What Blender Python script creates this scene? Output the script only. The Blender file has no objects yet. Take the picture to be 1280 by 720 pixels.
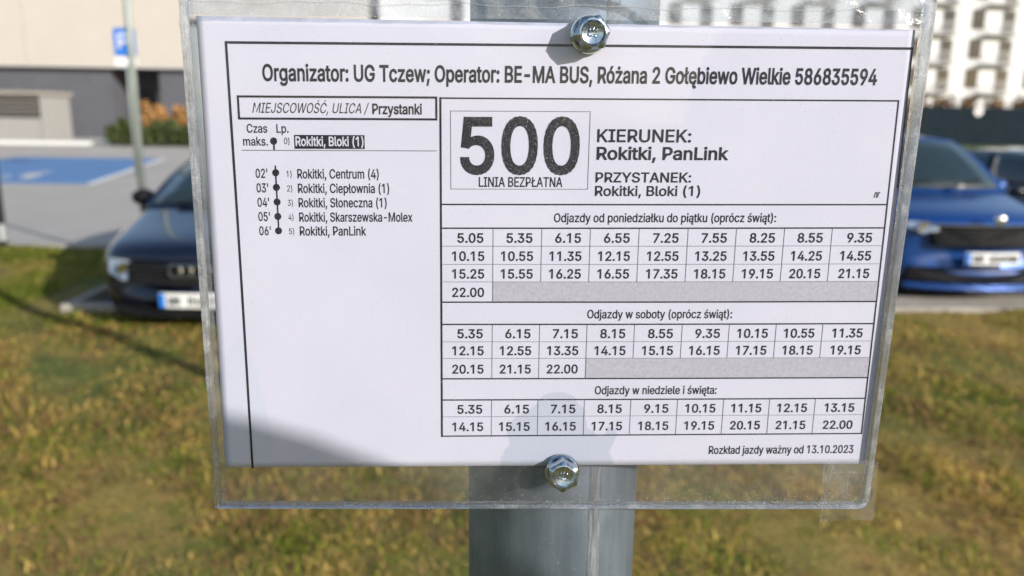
import bpy, math, random
import numpy as np
from mathutils import Vector, Matrix
PI = math.pi
SC = bpy.context.scene
COL = SC.collection
random.seed(5); rng = np.random.default_rng(5)

# ------------------------------------------------------------------ camera
YAW, PITCH, ROLL = 0.04588, 0.20939, 0.01425
CAM = Vector((-0.03531, -0.34427, 1.70))
BZ = 1.6408                                   # height of the middle of the timetable
fw = Vector((math.sin(YAW)*math.cos(PITCH), math.cos(YAW)*math.cos(PITCH), -math.sin(PITCH)))
r0 = Vector((math.cos(YAW), -math.sin(YAW), 0)); u0 = r0.cross(fw)
rt = r0*math.cos(ROLL) + u0*math.sin(ROLL); up = u0*math.cos(ROLL) - r0*math.sin(ROLL)
cam = bpy.data.cameras.new('camera'); camo = bpy.data.objects.new('camera', cam); COL.objects.link(camo)
camo.matrix_world = Matrix(((rt.x, up.x, -fw.x, CAM.x), (rt.y, up.y, -fw.y, CAM.y), (rt.z, up.z, -fw.z, CAM.z), (0, 0, 0, 1)))
cam.sensor_width = 36; cam.lens = 28.125; cam.clip_start = 0.02; cam.clip_end = 3000
cam.dof.use_dof = True; cam.dof.focus_distance = 0.348; cam.dof.aperture_fstop = 8.3
SC.camera = camo

# ------------------------------------------------------------------ light
SUN_AZ, SUN_EL = math.radians(46), math.radians(20)      # azimuth to the right of straight behind the camera
sd = Vector((math.sin(SUN_AZ)*math.cos(SUN_EL), -math.cos(SUN_AZ)*math.cos(SUN_EL), math.sin(SUN_EL)))
W = bpy.data.worlds.new('World'); SC.world = W; W.use_nodes = True
nt = W.node_tree; nt.nodes.clear()
sky = nt.nodes.new('ShaderNodeTexSky'); sky.sky_type = 'NISHITA'; sky.sun_disc = False
sky.sun_elevation = SUN_EL; sky.sun_rotation = math.atan2(sd.x, sd.y)
bg = nt.nodes.new('ShaderNodeBackground'); bg.inputs[1].default_value = 0.14
wo = nt.nodes.new('ShaderNodeOutputWorld')
nt.links.new(sky.outputs[0], bg.inputs[0]); nt.links.new(bg.outputs[0], wo.inputs[0])
sl = bpy.data.lights.new('sun', 'SUN'); sl.energy = 4.4; sl.angle = math.radians(0.45); sl.color = (1.0, 0.955, 0.885)
so = bpy.data.objects.new('sun', sl); COL.objects.link(so); so.rotation_euler = sd.to_track_quat('Z', 'Y').to_euler(); so.location = (6, -6, 8)
SC.view_settings.view_transform = 'Standard'; SC.view_settings.look = 'None'
SC.view_settings.exposure = 0.30; SC.view_settings.gamma = 1.0; SC.view_settings.use_curve_mapping = False
SC.cycles.transparent_max_bounces = 16; SC.cycles.max_bounces = 10
SC.cycles.caustics_reflective = False; SC.cycles.caustics_refractive = False

# ------------------------------------------------------------------ material helpers
class NT:
    def __init__(s, name):
        s.m = bpy.data.materials.new(name); s.m.use_nodes = True
        s.t = s.m.node_tree; s.t.nodes.clear(); s.out = s.n('OutputMaterial')
    def n(s, typ, **kw):
        nd = s.t.nodes.new('ShaderNode' + typ)
        for k, v in kw.items(): setattr(nd, k, v)
        return nd
    def set(s, sock, v):
        if hasattr(v, 'is_linked'): s.t.links.new(v, sock)
        else:
            if isinstance(v, (tuple, list)) and len(v) == 3 and sock.type == 'RGBA': v = (*v, 1)
            sock.default_value = v
    def co(s, scale=(1, 1, 1), kind='Object', loc=(0, 0, 0)):
        tc = s.n('TexCoord'); mp = s.n('Mapping'); mp.inputs['Scale'].default_value = scale; mp.inputs['Location'].default_value = loc
        s.t.links.new(tc.outputs[kind], mp.inputs[0]); return mp.outputs[0]
    def noise(s, vec, scale, detail=3, rough=0.5, dist=0):
        x = s.n('TexNoise'); s.set(x.inputs['Vector'], vec); x.inputs['Scale'].default_value = scale
        x.inputs['Detail'].default_value = detail; x.inputs['Roughness'].default_value = rough; x.inputs['Distortion'].default_value = dist
        return x.outputs['Fac']
    def ramp(s, fac, stops, interp='LINEAR'):
        r = s.n('ValToRGB'); r.color_ramp.interpolation = interp; e = r.color_ramp.elements
        while len(e) < len(stops): e.new(0.5)
        for k, (p, c) in enumerate(stops):
            e[k].position = p; e[k].color = (*c, 1) if isinstance(c, (tuple, list)) else (c, c, c, 1)
        s.set(r.inputs[0], fac); return r.outputs[0]
    def math(s, op, a, b=0.0, c=None):
        m = s.n('Math', operation=op); s.set(m.inputs[0], a); s.set(m.inputs[1], b)
        if c is not None: s.set(m.inputs[2], c)
        return m.outputs[0]
    def mix(s, fac, a, b):
        m = s.n('Mix', data_type='RGBA'); s.set(m.inputs[0], fac); s.set(m.inputs[6], a); s.set(m.inputs[7], b); return m.outputs[2]
    def bump(s, h, strength=0.3, dist=0.01):
        b = s.n('Bump'); b.inputs['Strength'].default_value = strength; b.inputs['Distance'].default_value = dist
        s.set(b.inputs['Height'], h); return b.outputs[0]
    def pbr(s, col, rough=0.6, metal=0.0, normal=None, coat=0.0, spec=0.5, trans=0.0, ior=1.45, alpha=1.0):
        p = s.n('BsdfPrincipled'); s.set(p.inputs['Base Color'], col); s.set(p.inputs['Roughness'], rough); s.set(p.inputs['Metallic'], metal)
        p.inputs['Coat Weight'].default_value = coat; p.inputs['Coat Roughness'].default_value = 0.04
        p.inputs['Specular IOR Level'].default_value = spec; s.set(p.inputs['Transmission Weight'], trans); p.inputs['IOR'].default_value = ior
        s.set(p.inputs['Alpha'], alpha)
        if normal is not None: s.set(p.inputs['Normal'], normal)
        return p.outputs[0]
    def mixs(s, fac, a, b):
        m = s.n('MixShader'); s.set(m.inputs[0], fac); s.t.links.new(a, m.inputs[1]); s.t.links.new(b, m.inputs[2]); return m.outputs[0]
    def done(s, sh): s.t.links.new(sh, s.out.inputs[0]); return s.m

def plain(name, col, rough=0.6, metal=0.0, var=0.12, scale=8.0, coat=0.0, spec=0.5, bump=0.0, bscale=60):
    k = NT(name); v = k.co()
    n = k.noise(v, scale, 4, 0.6)
    lo = tuple(c*(1-var) for c in col); hi = tuple(min(1, c*(1+var)) for c in col)
    c = k.ramp(n, [(0.3, lo), (0.7, hi)])
    nm = k.bump(k.noise(v, bscale, 3), bump, 0.01) if bump else None
    return k.done(k.pbr(c, rough, metal, nm, coat, spec))

# ------------------------------------------------------------------ mesh helpers
class MB:
    def __init__(s): s.v = []; s.f = []; s.mi = []
    def add(s, vs, fs, mi=0):
        o = len(s.v); s.v += [tuple(p) for p in vs]; s.f += [tuple(i+o for i in f) for f in fs]; s.mi += [mi]*len(fs)
    def box(s, a, b, mi=0):
        (x0, y0, z0), (x1, y1, z1) = a, b
        s.add([(x0,y0,z0),(x1,y0,z0),(x1,y1,z0),(x0,y1,z0),(x0,y0,z1),(x1,y0,z1),(x1,y1,z1),(x0,y1,z1)],
              [(0,3,2,1),(4,5,6,7),(0,1,5,4),(1,2,6,5),(2,3,7,6),(3,0,4,7)], mi)
    def quad(s, *p, mi=0): s.add(p, [(0, 1, 2, 3)], mi)
    def tube(s, pts, rad, n=12, cap=True, mi=0):
        pts = [Vector(p) for p in pts]; rad = rad if isinstance(rad, (list, tuple)) else [rad]*len(pts)
        vs = []; fs = []
        for i, p in enumerate(pts):
            d = (pts[min(i+1, len(pts)-1)] - pts[max(i-1, 0)]).normalized()
            a = d.orthogonal().normalized() if i == 0 else (a - d*a.dot(d)).normalized()
            b = d.cross(a)
            for k in range(n):
                t = 2*PI*k/n; vs.append(p + (a*math.cos(t) + b*math.sin(t))*rad[i])
        for i in range(len(pts)-1):
            for k in range(n):
                fs.append((i*n+k, i*n+(k+1) % n, (i+1)*n+(k+1) % n, (i+1)*n+k))
        if cap: fs.append(tuple(range(n-1, -1, -1))); fs.append(tuple((len(pts)-1)*n+k for k in range(n)))
        s.add(vs, fs, mi)
    def prism(s, poly, y0, y1, mi=0):            # outline in x,z pushed from y0 to y1
        n = len(poly); vs = [(x, y0, z) for x, z in poly] + [(x, y1, z) for x, z in poly]
        fs = [tuple(range(n)), tuple(range(2*n-1, n-1, -1))] + [(i, i+n, (i+1) % n+n, (i+1) % n) for i in range(n)]
        s.add(vs, fs, mi)
    def slab(s, poly, z0, z1, mi=0):             # outline in x,y pushed from z0 to z1
        n = len(poly); vs = [(x, y, z0) for x, y in poly] + [(x, y, z1) for x, y in poly]
        fs = [tuple(range(n-1, -1, -1)), tuple(range(n, 2*n))] + [(i, (i+1) % n, (i+1) % n+n, i+n) for i in range(n)]
        s.add(vs, fs, mi)
    def lathe(s, prof, c, axis='y', n=32, mi=0):  # prof: list of (radius, along)
        vs = []; fs = []
        for r, h in prof:
            for k in range(n):
                t = 2*PI*k/n; a, b = r*math.cos(t), r*math.sin(t)
                vs.append((c[0]+a, c[1]+h, c[2]+b) if axis == 'y' else (c[0]+a, c[1]+b, c[2]+h) if axis == 'z' else (c[0]+h, c[1]+a, c[2]+b))
        for i in range(len(prof)-1):
            for k in range(n): fs.append((i*n+k, i*n+(k+1) % n, (i+1)*n+(k+1) % n, (i+1)*n+k))
        s.add(vs, fs, mi)
    def build(s, name, mat, parent=None, smooth=False, bevel=0.0):
        me = bpy.data.meshes.new(name); me.from_pydata(s.v, [], s.f)
        mats = mat if isinstance(mat, (list, tuple)) else [mat]
        for m in mats: me.materials.append(m)
        if any(s.mi): me.polygons.foreach_set('material_index', s.mi)
        if smooth: me.polygons.foreach_set('use_smooth', [True]*len(me.polygons))
        me.update()
        o = bpy.data.objects.new(name, me); COL.objects.link(o)
        if parent: o.parent = parent
        if bevel:
            b = o.modifiers.new('bevel', 'BEVEL'); b.width = bevel; b.segments = 2; b.limit_method = 'ANGLE'
        if smooth and bevel: pass
        return o
def tag(o, label, cat, group=None, kind=None):
    if kind: o['kind'] = kind
    o['label'] = label; o['category'] = cat
    if group: o['group'] = group
    return o
def struct(o): o['kind'] = 'structure'; return o
def empty(name, loc, rz=0.0):
    o = bpy.data.objects.new(name, None); COL.objects.link(o); o.location = loc; o.rotation_euler.z = rz; o.empty_display_size = 0.2; return o
def poly_sheet(name, poly, z, mat):
    m = MB(); m.add([(x, y, z) for x, y in poly], [tuple(range(len(poly)))]); return m.build(name, mat)
def auto_smooth(o, deg=35):
    me = o.data; me.polygons.foreach_set('use_smooth', [True]*len(me.polygons))
    try: me.set_sharp_from_angle(angle=math.radians(deg))
    except Exception: pass

# ------------------------------------------------------------------ materials of the setting
def mat_lawn():
    k = NT('lawn_soil'); v = k.co()
    big = k.noise(v, 0.55, 4, 0.6); mid = k.noise(v, 5.0, 5, 0.7); fine = k.noise(v, 60, 4, 0.7)
    a = k.ramp(mid, [(0.30, (0.12, 0.075, 0.035)), (0.5, (0.40, 0.27, 0.085)), (0.7, (0.20, 0.19, 0.040))])
    b = k.ramp(mid, [(0.3, (0.07, 0.10, 0.027)), (0.7, (0.14, 0.19, 0.045))])
    c = k.mix(k.ramp(big, [(0.42, 0), (0.6, 1)]), a, b)
    c = k.mix(k.ramp(fine, [(0.5, 0), (0.75, 0.5)]), c, (0.05, 0.042, 0.022))
    return k.done(k.pbr(c, 0.95, 0, k.bump(fine, 0.8, 0.03), spec=0.2))
def mat_asphalt():
    k = NT('pale_asphalt'); v = k.co()
    f = k.noise(v, 120, 3, 0.7); b = k.noise(v, 0.35, 4, 0.6)
    c = k.mix(k.ramp(b, [(0.35, 0), (0.65, 1)]), (0.43, 0.40, 0.365), (0.50, 0.465, 0.425))
    c = k.mix(k.ramp(f, [(0.35, 0.45), (0.65, 0)]), c, (0.27, 0.26, 0.25))
    return k.done(k.pbr(c, 0.9, 0, k.bump(f, 0.4, 0.01), spec=0.3))
M = {}
M['lawn'] = mat_lawn(); M['asphalt'] = mat_asphalt()
M['concrete'] = plain('concrete', (0.33, 0.30, 0.26), 0.9, var=0.18, scale=6, bump=0.3)
M['paving'] = plain('paving', (0.47, 0.45, 0.425), 0.9, var=0.12, scale=2)
M['line_white'] = plain('line_paint_white', (0.72, 0.72, 0.70), 0.7, var=0.10, scale=14)
M['line_blue'] = plain('line_paint_blue', (0.085, 0.215, 0.45), 0.7, var=0.14, scale=3)
M['render_beige'] = plain('render_beige', (0.50, 0.455, 0.405), 0.85, var=0.03, scale=0.6)
M['render_grey'] = plain('render_grey', (0.10, 0.102, 0.118), 0.8, var=0.10, scale=0.8)
M['dark_void'] = plain('dark_door', (0.020, 0.022, 0.028), 0.35, var=0.2)
M['render_white'] = plain('render_white', (0.72, 0.715, 0.70), 0.85, var=0.04, scale=0.5)
M['balcony_grey'] = plain('balcony_grey', (0.45, 0.44, 0.44), 0.8, var=0.1)
M['rail'] = plain('rail_metal', (0.60, 0.60, 0.61), 0.5, 0.2)
M['win_dark'] = plain('window_glass', (0.028, 0.026, 0.028), 0.08, var=0.3, scale=0.7, spec=0.6)
M['win_brown'] = plain('window_frame_brown', (0.10, 0.062, 0.045), 0.5)
M['fence_dark'] = plain('fence_dark', (0.014, 0.024, 0.032), 0.8, var=0.2, scale=1.5, spec=0.05)
M['galv'] = plain('galvanised_post', (0.30, 0.335, 0.315), 0.5, 0.35, var=0.12, scale=6)
M['post_dark'] = plain('post_dark', (0.028, 0.034, 0.036), 0.7, spec=0.1)
M['white_paint'] = plain('white_paint', (0.78, 0.78, 0.77), 0.45, var=0.04)
M['sign_blue'] = plain('sign_blue', (0.020, 0.155, 0.56), 0.35, var=0.05)
M['sign_red'] = plain('sign_red', (0.55, 0.05, 0.045), 0.4, var=0.05)
M['sign_back'] = plain('sign_back_grey', (0.38, 0.39, 0.40), 0.5, 0.5)
M['rubber'] = plain('tyre_rubber', (0.022, 0.022, 0.023), 0.85)
M['alloy'] = plain('alloy_wheel', (0.50, 0.51, 0.52), 0.35, 0.8)
M['trim_black'] = plain('black_trim', (0.012, 0.012, 0.014), 0.55, spec=0.12)
M['chrome'] = plain('chrome', (0.75, 0.76, 0.78), 0.12, 1.0, var=0.03)
M['car_glass'] = plain('car_glass', (0.020, 0.034, 0.040), 0.05, var=0.1, spec=0.6)
M['lens'] = plain('headlight_lens', (0.42, 0.47, 0.55), 0.08, 0.4, var=0.4, scale=18, coat=1.0)
def paint(name, col):
    k = NT(name); v = k.co(); f = k.noise(v, 900, 1)
    c = k.mix(k.ramp(f, [(0.4, 0), (0.6, 0.35)]), col, tuple(min(1, x*1.6+0.003) for x in col))
    return k.done(k.pbr(c, 0.32, 0.35, None, 1.0))
M['paint_navy'] = paint('car_paint_navy', (0.003, 0.006, 0.022))
M['paint_blue'] = paint('car_paint_blue', (0.002, 0.048, 0.22))
M['paint_dark'] = paint('car_paint_charcoal', (0.020, 0.022, 0.026))

# ------------------------------------------------------------------ ground, car park, verge
KY, KX = 6.60, -3.50                       # front kerb of the bays, side kerb of the bays
g = MB(); g.quad((-700, -700, -0.06), (700, -700, -0.06), (700, 700, -0.06), (-700, 700, -0.06)); struct(g.build('ground', plain('far_ground', (0.10, 0.105, 0.05), 0.95, var=0.3, scale=0.05)))
struct(poly_sheet('car_park', [(KX, KY), (60, KY), (60, 9.8), (60, 74), (-60, 74), (-60, 9.8), (KX, 9.8)], 0.0, M['asphalt']))
struct(poly_sheet('parking_bays', [(KX+0.02, KY+0.02), (40, KY+0.02), (40, 9.9), (KX+0.02, 9.9)], 0.004, plain('bay_asphalt', (0.12, 0.118, 0.118), 0.9, var=0.25, scale=1.2, bump=0.3)))
# verge: bumpy sheet with a hole for the bays, finer near the camera
def verge_z(x, y): return 0.055 + 0.022*math.sin(1.7*x+0.6*y) + 0.018*math.sin(2.9*y-1.1*x+1) + 0.010*math.sin(6.1*x+4.3*y)
def verge(name, x0, x1, y0, y1, nx, ny):
    m = MB(); vs = [(x0+(x1-x0)*i/nx, y0+(y1-y0)*j/ny) for j in range(ny+1) for i in range(nx+1)]
    m.add([(x, y, verge_z(x, y)) for x, y in vs], [(j*(nx+1)+i, j*(nx+1)+i+1, (j+1)*(nx+1)+i+1, (j+1)*(nx+1)+i) for j in range(ny) for i in range(nx)])
    return struct(m.build(name, M['lawn'], smooth=True))
verge('lawn', -30, 30, -8, KY-0.12, 240, 58)
verge('lawn', -30, KX-0.12, KY-0.12, 9.68, 100, 14)
k = MB(); k.box((KX-0.10, KY-0.12, -0.05), (40, KY, 0.085)); k.box((KX-0.10, KY, -0.05), (KX, 9.70, 0.085)); k.box((-30, 9.70, -0.05), (KX, 9.80, 0.085))
struct(k.build('kerb', M['concrete'], bevel=0.012))
k = MB(); k.box((-2.9, KY, -0.05), (40, KY+0.55, 0.05)); struct(k.build('kerb_strip', plain('gravel_strip', (0.40, 0.35, 0.29), 0.95, var=0.35, scale=25, bump=0.6)))
k = MB(); k.box((-60, 43.5, -0.05), (-12, 52, 0.14)); struct(k.build('pavement', M['paving'], bevel=0.02))
k = MB(); k.box((-60, 43.2, -0.05), (-12, 43.5, 0.17)); struct(k.build('kerb', M['line_white']))
struct(poly_sheet('lawn', [(14, 29), (90, 29), (90, 75), (14, 75)], 0.05, plain('far_lawn', (0.075, 0.105, 0.028), 0.95, var=0.35, scale=0.6)))
# painted markings
bay = [(-9.36, 19.4), (-12.0, 31.0), (-17.4, 31.0), (-14.8, 19.4)]
struct(poly_sheet('blue_bay_marking', bay, 0.004, M['line_blue']))
m = MB()
def stripe(a, b, w):
    a, b = Vector((*a, 0)), Vector((*b, 0)); n = (b-a).normalized().cross(Vector((0, 0, 1)))*w/2
    m.quad(*[(p.x, p.y, 0.008) for p in (a-n, b-n, b+n, a+n)])
stripe((-9.30, 19.3), (-11.94, 31.1), 0.22); stripe((-17.4, 31.1), (-12.06, 31.1), 0.14); stripe((-14.8, 19.28), (-9.4, 19.28), 0.14)
stripe((-20.5, 37.5), (-16.4, 37.5), 0.5); stripe((-6.4, 19.3), (-9.0, 31.1), 0.14)
for bx in (-0.85, 1.7, 3.55, 6.1, 8.7, 11.3): stripe((bx, KY+0.6), (bx, 11.4), 0.12)
struct(m.build('white_road_marking', M['line_white']))
# wheelchair pictogram on the bay
m = MB()
def pict(c, s, wdt):
    def seg(pts):
        for a, b in zip(pts, pts[1:]):
            a, b = Vector((c[0]+a[0]*s, c[1]+a[1]*s*1.7, 0)), Vector((c[0]+b[0]*s, c[1]+b[1]*s*1.7, 0)); n = (b-a).normalized().cross(Vector((0, 0, 1)))*wdt/2
            m.quad(*[(p.x, p.y, 0.012) for p in (a-n, b-n, b+n, a+n)])
    seg([(0.0, 0.62), (0.02, 0.28), (0.30, 0.25), (0.42, -0.18), (0.55, -0.14)])
    seg([(0.02, 0.44), (0.26, 0.42)])
    seg([(-0.08+0.34*math.cos(t), -0.02+0.32*math.sin(t)) for t in [math.radians(110+i*20) for i in range(12)]])
    h = [(c[0]+s*0.11*math.cos(t), c[1]+s*1.7*(0.78+0.09*math.sin(t)), 0.012) for t in [2*PI*i/14 for i in range(14)]]
    m.add(h, [tuple(range(14))])
pict((-12.3, 21.3), 1.45, 0.26)
struct(m.build('wheelchair_marking', M['line_white']))

# ------------------------------------------------------------------ grass on the verge
def grass():
    n = 300000
    # more blades close by; areas in front of the kerb and left of the bays
    Y = 0.6 + (KY-0.75)*rng.random(n)**0.8; X = (rng.random(n)*2-1)*(1.6+0.95*Y)
    k2 = int(n*0.30); Y[:k2] = 6.4+3.2*rng.random(k2); X[:k2] = -3.95-rng.random(k2)*5.5
    clump = np.sin(3.1*X+1.3*Y)*np.sin(2.3*Y-0.9*X+0.5)+0.6*np.sin(7.3*X+5.1*Y+1)
    fine_ = np.sin(17*X+9*Y)*np.sin(13*Y-11*X+1)
    keep = rng.random(n) < np.clip(0.70+0.16*clump+0.22*fine_, 0.48, 1); X, Y, clump = X[keep], Y[keep], clump[keep]; n = len(X)
    Z = 0.055+0.022*np.sin(1.7*X+0.6*Y)+0.018*np.sin(2.9*Y-1.1*X+1)+0.010*np.sin(6.1*X+4.3*Y)-0.004
    H = (0.012+0.024*rng.random(n)+0.03*(rng.random(n) > 0.95))*(1.05+0.45*clump); Wd = 0.0016+0.0030*rng.random(n)
    Wd *= np.clip(0.55+0.16*Y, 0.8, 2.0)
    th = rng.random(n)*2*PI; ln = 0.4+2.4*rng.random(n)**1.1; dx, dy = np.cos(th), np.sin(th); px, py = -dy, dx
    base = np.stack([X, Y, Z], 1); d = np.stack([dx, dy, 0*dx], 1); p = np.stack([px, py, 0*px], 1); up_ = np.array([0, 0, 1.0])
    mid = base + d*(H*ln*0.40)[:, None] + up_*(H*0.62)[:, None]; tip = base + d*(H*ln)[:, None] + up_*(H*np.clip(1.05-0.42*ln, 0.12, 1))[:, None]
    w = (p.T*Wd).T
    V = np.stack([base-w, base+w, mid+w*0.8, mid-w*0.8, tip], 1).reshape(-1, 3)
    i0 = np.arange(n)*5
    quads = np.stack([i0, i0+1, i0+2, i0+3], 1); tris = np.stack([i0+3, i0+2, i0+4], 1)
    me = bpy.data.meshes.new('grass'); me.vertices.add(len(V)); me.vertices.foreach_set('co', V.ravel())
    loops = np.concatenate([quads, tris], 1).ravel(); me.loops.add(len(loops)); me.loops.foreach_set('vertex_index', loops)
    st = np.empty(2*n, int); st[0::2] = np.arange(n)*7; st[1::2] = np.arange(n)*7+4
    me.polygons.add(2*n); me.polygons.foreach_set('loop_start', st)
    # each blade's own tint: green, straw or dead brown; the strip by the car park is the greener one
    def patch(a, b, c, e): return np.sin(a*X+b*Y+c)*np.sin(b*0.8*X-a*1.1*Y+e)
    pg = 0.5*patch(1.3, 0.7, 2, 0.3)+0.6*patch(5.2, 3.1, 1, 2)+0.5*patch(11.0, 7.3, 0.4, 1.1)+0.3*patch(23.0, 17.0, 2.2, 0)
    pb = 0.7*patch(4.1, 5.6, 0.2, 1.9)+0.6*patch(13.0, 9.0, 1.4, 2.7)
    green = np.clip(0.29+0.45*pg+0.10*(Y > 5.9)+0.50*(X < -3.7)*(Y > 6.2), 0.05, 0.97)
    straw = np.clip(0.62-0.45*pb, 0.1, 0.97)
    r = rng.random(n); t = rng.random(n)[:, None]
    G1, G2 = np.array([0.12, 0.165, 0.018]), np.array([0.36, 0.41, 0.045])
    S1, S2 = np.array([0.50, 0.34, 0.080]), np.array([0.86, 0.62, 0.19])
    B1, B2 = np.array([0.20, 0.110, 0.050]), np.array([0.54, 0.31, 0.14])
    C = np.where((r < green)[:, None], G1+(G2-G1)*t, np.where((r < green+(1-green)*straw)[:, None], S1+(S2-S1)*t, B1+(B2-B1)*t))
    at = me.color_attributes.new('tint', 'FLOAT_COLOR', 'POINT')
    cc = np.ones((n*5, 4)); cc[:, :3] = np.repeat(C, 5, 0); at.data.foreach_set('color', cc.ravel())
    me.update(calc_edges=True); me.validate()
    k = NT('grass_blades'); a = k.n('VertexColor'); a.layer_name = 'tint'
    dsh = k.pbr(a.outputs[0], 0.75, spec=0.25); tr = k.n('BsdfTranslucent'); k.set(tr.inputs[0], a.outputs[0])
    me.materials.append(k.done(k.mixs(0.42, dsh, tr.outputs[0])))
    o = bpy.data.objects.new('grass', me); COL.objects.link(o)
    tag(o, 'tufted autumn grass, part green and part straw yellow, covering the verge', 'grass', kind='stuff')
grass()

# ------------------------------------------------------------------ buildings
def left_building():
    b = empty('commercial_building', (-40, 50, 0))
    P = lambda mb, n, mat, par=None, **kw: _rel(mb.build(n, mat, par or b, **kw), b)
    m = MB(); m.box((-90, 50, 4.36), (-10, 90, 15)); P(m, 'upper_wall', M['render_beige'])
    m = MB(); m.box((-89.5, 50.5, 0), (-22.1, 89, 4.36)); m.box((-19.25, 50.5, 0), (-10.5, 89, 4.36)); m.box((-22.1, 53.6, 0), (-19.25, 89, 4.36)); P(m, 'ground_floor_wall', M['render_grey'])
    m = MB(); m.box((-21.6, 53.5, 0), (-19.6, 53.58, 3.1)); d = P(m, 'door', M['dark_void'])
    m = MB(); m.box((-20.55, 53.46, 0.05), (-20.45, 53.495, 3.05)); m.box((-21.0, 53.40, 1.0), (-20.95, 53.46, 1.5)); P(m, 'handle', M['rail'], d)
    m = MB(); m.box((-90, 49.96, 4.30), (-10, 50.45, 4.355)); P(m, 'edge_trim', M['rail'])
    m = MB()
    for x in (-29.6, -26.6): m.box((x, 49.95, 4.4), (x+0.02, 49.997, 15))
    P(m, 'panel_joint', M['render_beige'])
    tag(b, 'beige rendered building over a recessed dark grey ground floor', 'building')
def _rel(o, b):
    if o.parent is not b: return o
    o.matrix_parent_inverse = Matrix.Translation(-Vector(b.location)) if b.rotation_euler.z == 0 else b.matrix_world.inverted(); return o
left_building()
m = MB()
m.box((-29, 44.0, 0.14), (-28.7, 46.6, 2.55)); m.box((-23.1, 44.0, 0.14), (-22.8, 46.6, 2.55)); m.box((-28.7, 46.3, 0.14), (-23.1, 46.6, 2.55)); m.box((-28.7, 44.05, 0.14), (-23.1, 44.25, 1.35))
bs = empty('bin_shelter', (-26, 44, 0.14))
_rel(m.build('wall', plain('shelter_concrete', (0.30, 0.29, 0.275), 0.85), bs), bs)
m = MB(); m.box((-29.15, 43.85, 2.552), (-22.65, 46.75, 2.72)); _rel(m.build('roof', M['concrete'], bs), bs)
m = MB()
for i in range(5): m.box((-28.7, 44.10, 1.5+i*0.21), (-23.1, 44.14, 1.64+i*0.21))
_rel(m.build('louvre', plain('shelter_louvre', (0.13, 0.12, 0.11), 0.7), bs), bs)
tag(bs, 'low grey concrete bin shelter with dark louvres by the grey wall', 'bin shelter')

def apartments():
    b = empty('apartment_building', (40, 77, 0))
    P = lambda mb, n, mat, par=None, **kw: _rel(mb.build(n, mat, par or b, **kw), b)
    x0, x1 = -9.0, 72.0
    m = MB(); m.box((x0, 77, 0), (x1, 92, 17.2)); P(m, 'wall', M['render_white'])
    m = MB(); m.box((x0-0.15, 76.85, 17.203), (x1+0.15, 92.2, 17.5)); P(m, 'roof', M['balcony_grey'])
    m = MB(); m.box((x0-0.004, 76.97, 0), (x1+0.004, 76.997, 1.9)); P(m, 'plinth', plain('plinth_ochre', (0.30, 0.19, 0.10), 0.8))
    pane = None; i = 0
    for fl in range(6):
        zf = 1.95+2.70*fl-0.0
        for bx in range(13):
            X = 44.5-5.8*8+5.8*bx                       # centre of each balcony door
            if X < x0+3 or X > x1-3 or zf > 14: continue
            m = MB(); m.box((X-0.60, 76.93, zf+0.12), (X+0.60, 76.996, zf+2.25)); d = P(m, 'balcony_door', M['balcony_grey'])
            m = MB(); m.box((X-0.53, 76.90, zf+0.2), (X+0.53, 76.928, zf+2.18)); P(m, 'pane', M['win_dark'], d)
            m = MB(); m.box((X-2.3, 76.15, zf-0.08), (X+0.70, 76.997, zf+0.04)); d = P(m, 'balcony', M['balcony_grey'])
            m = MB()
            for q in range(20): m.box((X-2.27+q*0.152, 76.17, zf+0.04), (X-2.25+q*0.152, 76.19, zf+1.05))
            m.box((X-2.3, 76.16, zf+1.05), (X+0.70, 76.20, zf+1.09)); P(m, 'railing', M['rail'], d)
            Xw = X+2.85
            if Xw+1 < x1:
                m = MB(); m.box((Xw-0.60, 76.94, zf+0.50), (Xw+0.60, 76.996, zf+2.3)); d = P(m, 'window', M['win_brown'])
                m = MB(); m.box((Xw-0.51, 76.915, zf+0.59), (Xw-0.03, 76.938, zf+2.21)); m.box((Xw+0.03, 76.915, zf+0.59), (Xw+0.51, 76.938, zf+2.21)); P(m, 'pane', M['win_dark'], d)
    tag(b, 'white apartment block with rows of dark windows and slab balconies', 'building')
apartments()

f = empty('dark_fence', (40, 64, 0))
for i in range(16):
    X = 18+i*3.0
    m = MB(); m.box((X+0.05, 64.0, 0.1), (X+2.95, 64.06, 3.05)); _rel(m.build('panel', M['fence_dark'], f), f)
    m = MB(); m.box((X-0.05, 63.97, 0), (X+0.05, 64.09, 3.15)); _rel(m.build('post', M['post_dark'], f), f)
tag(f, 'tall dark panel fence below the white apartment block', 'fence')

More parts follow.
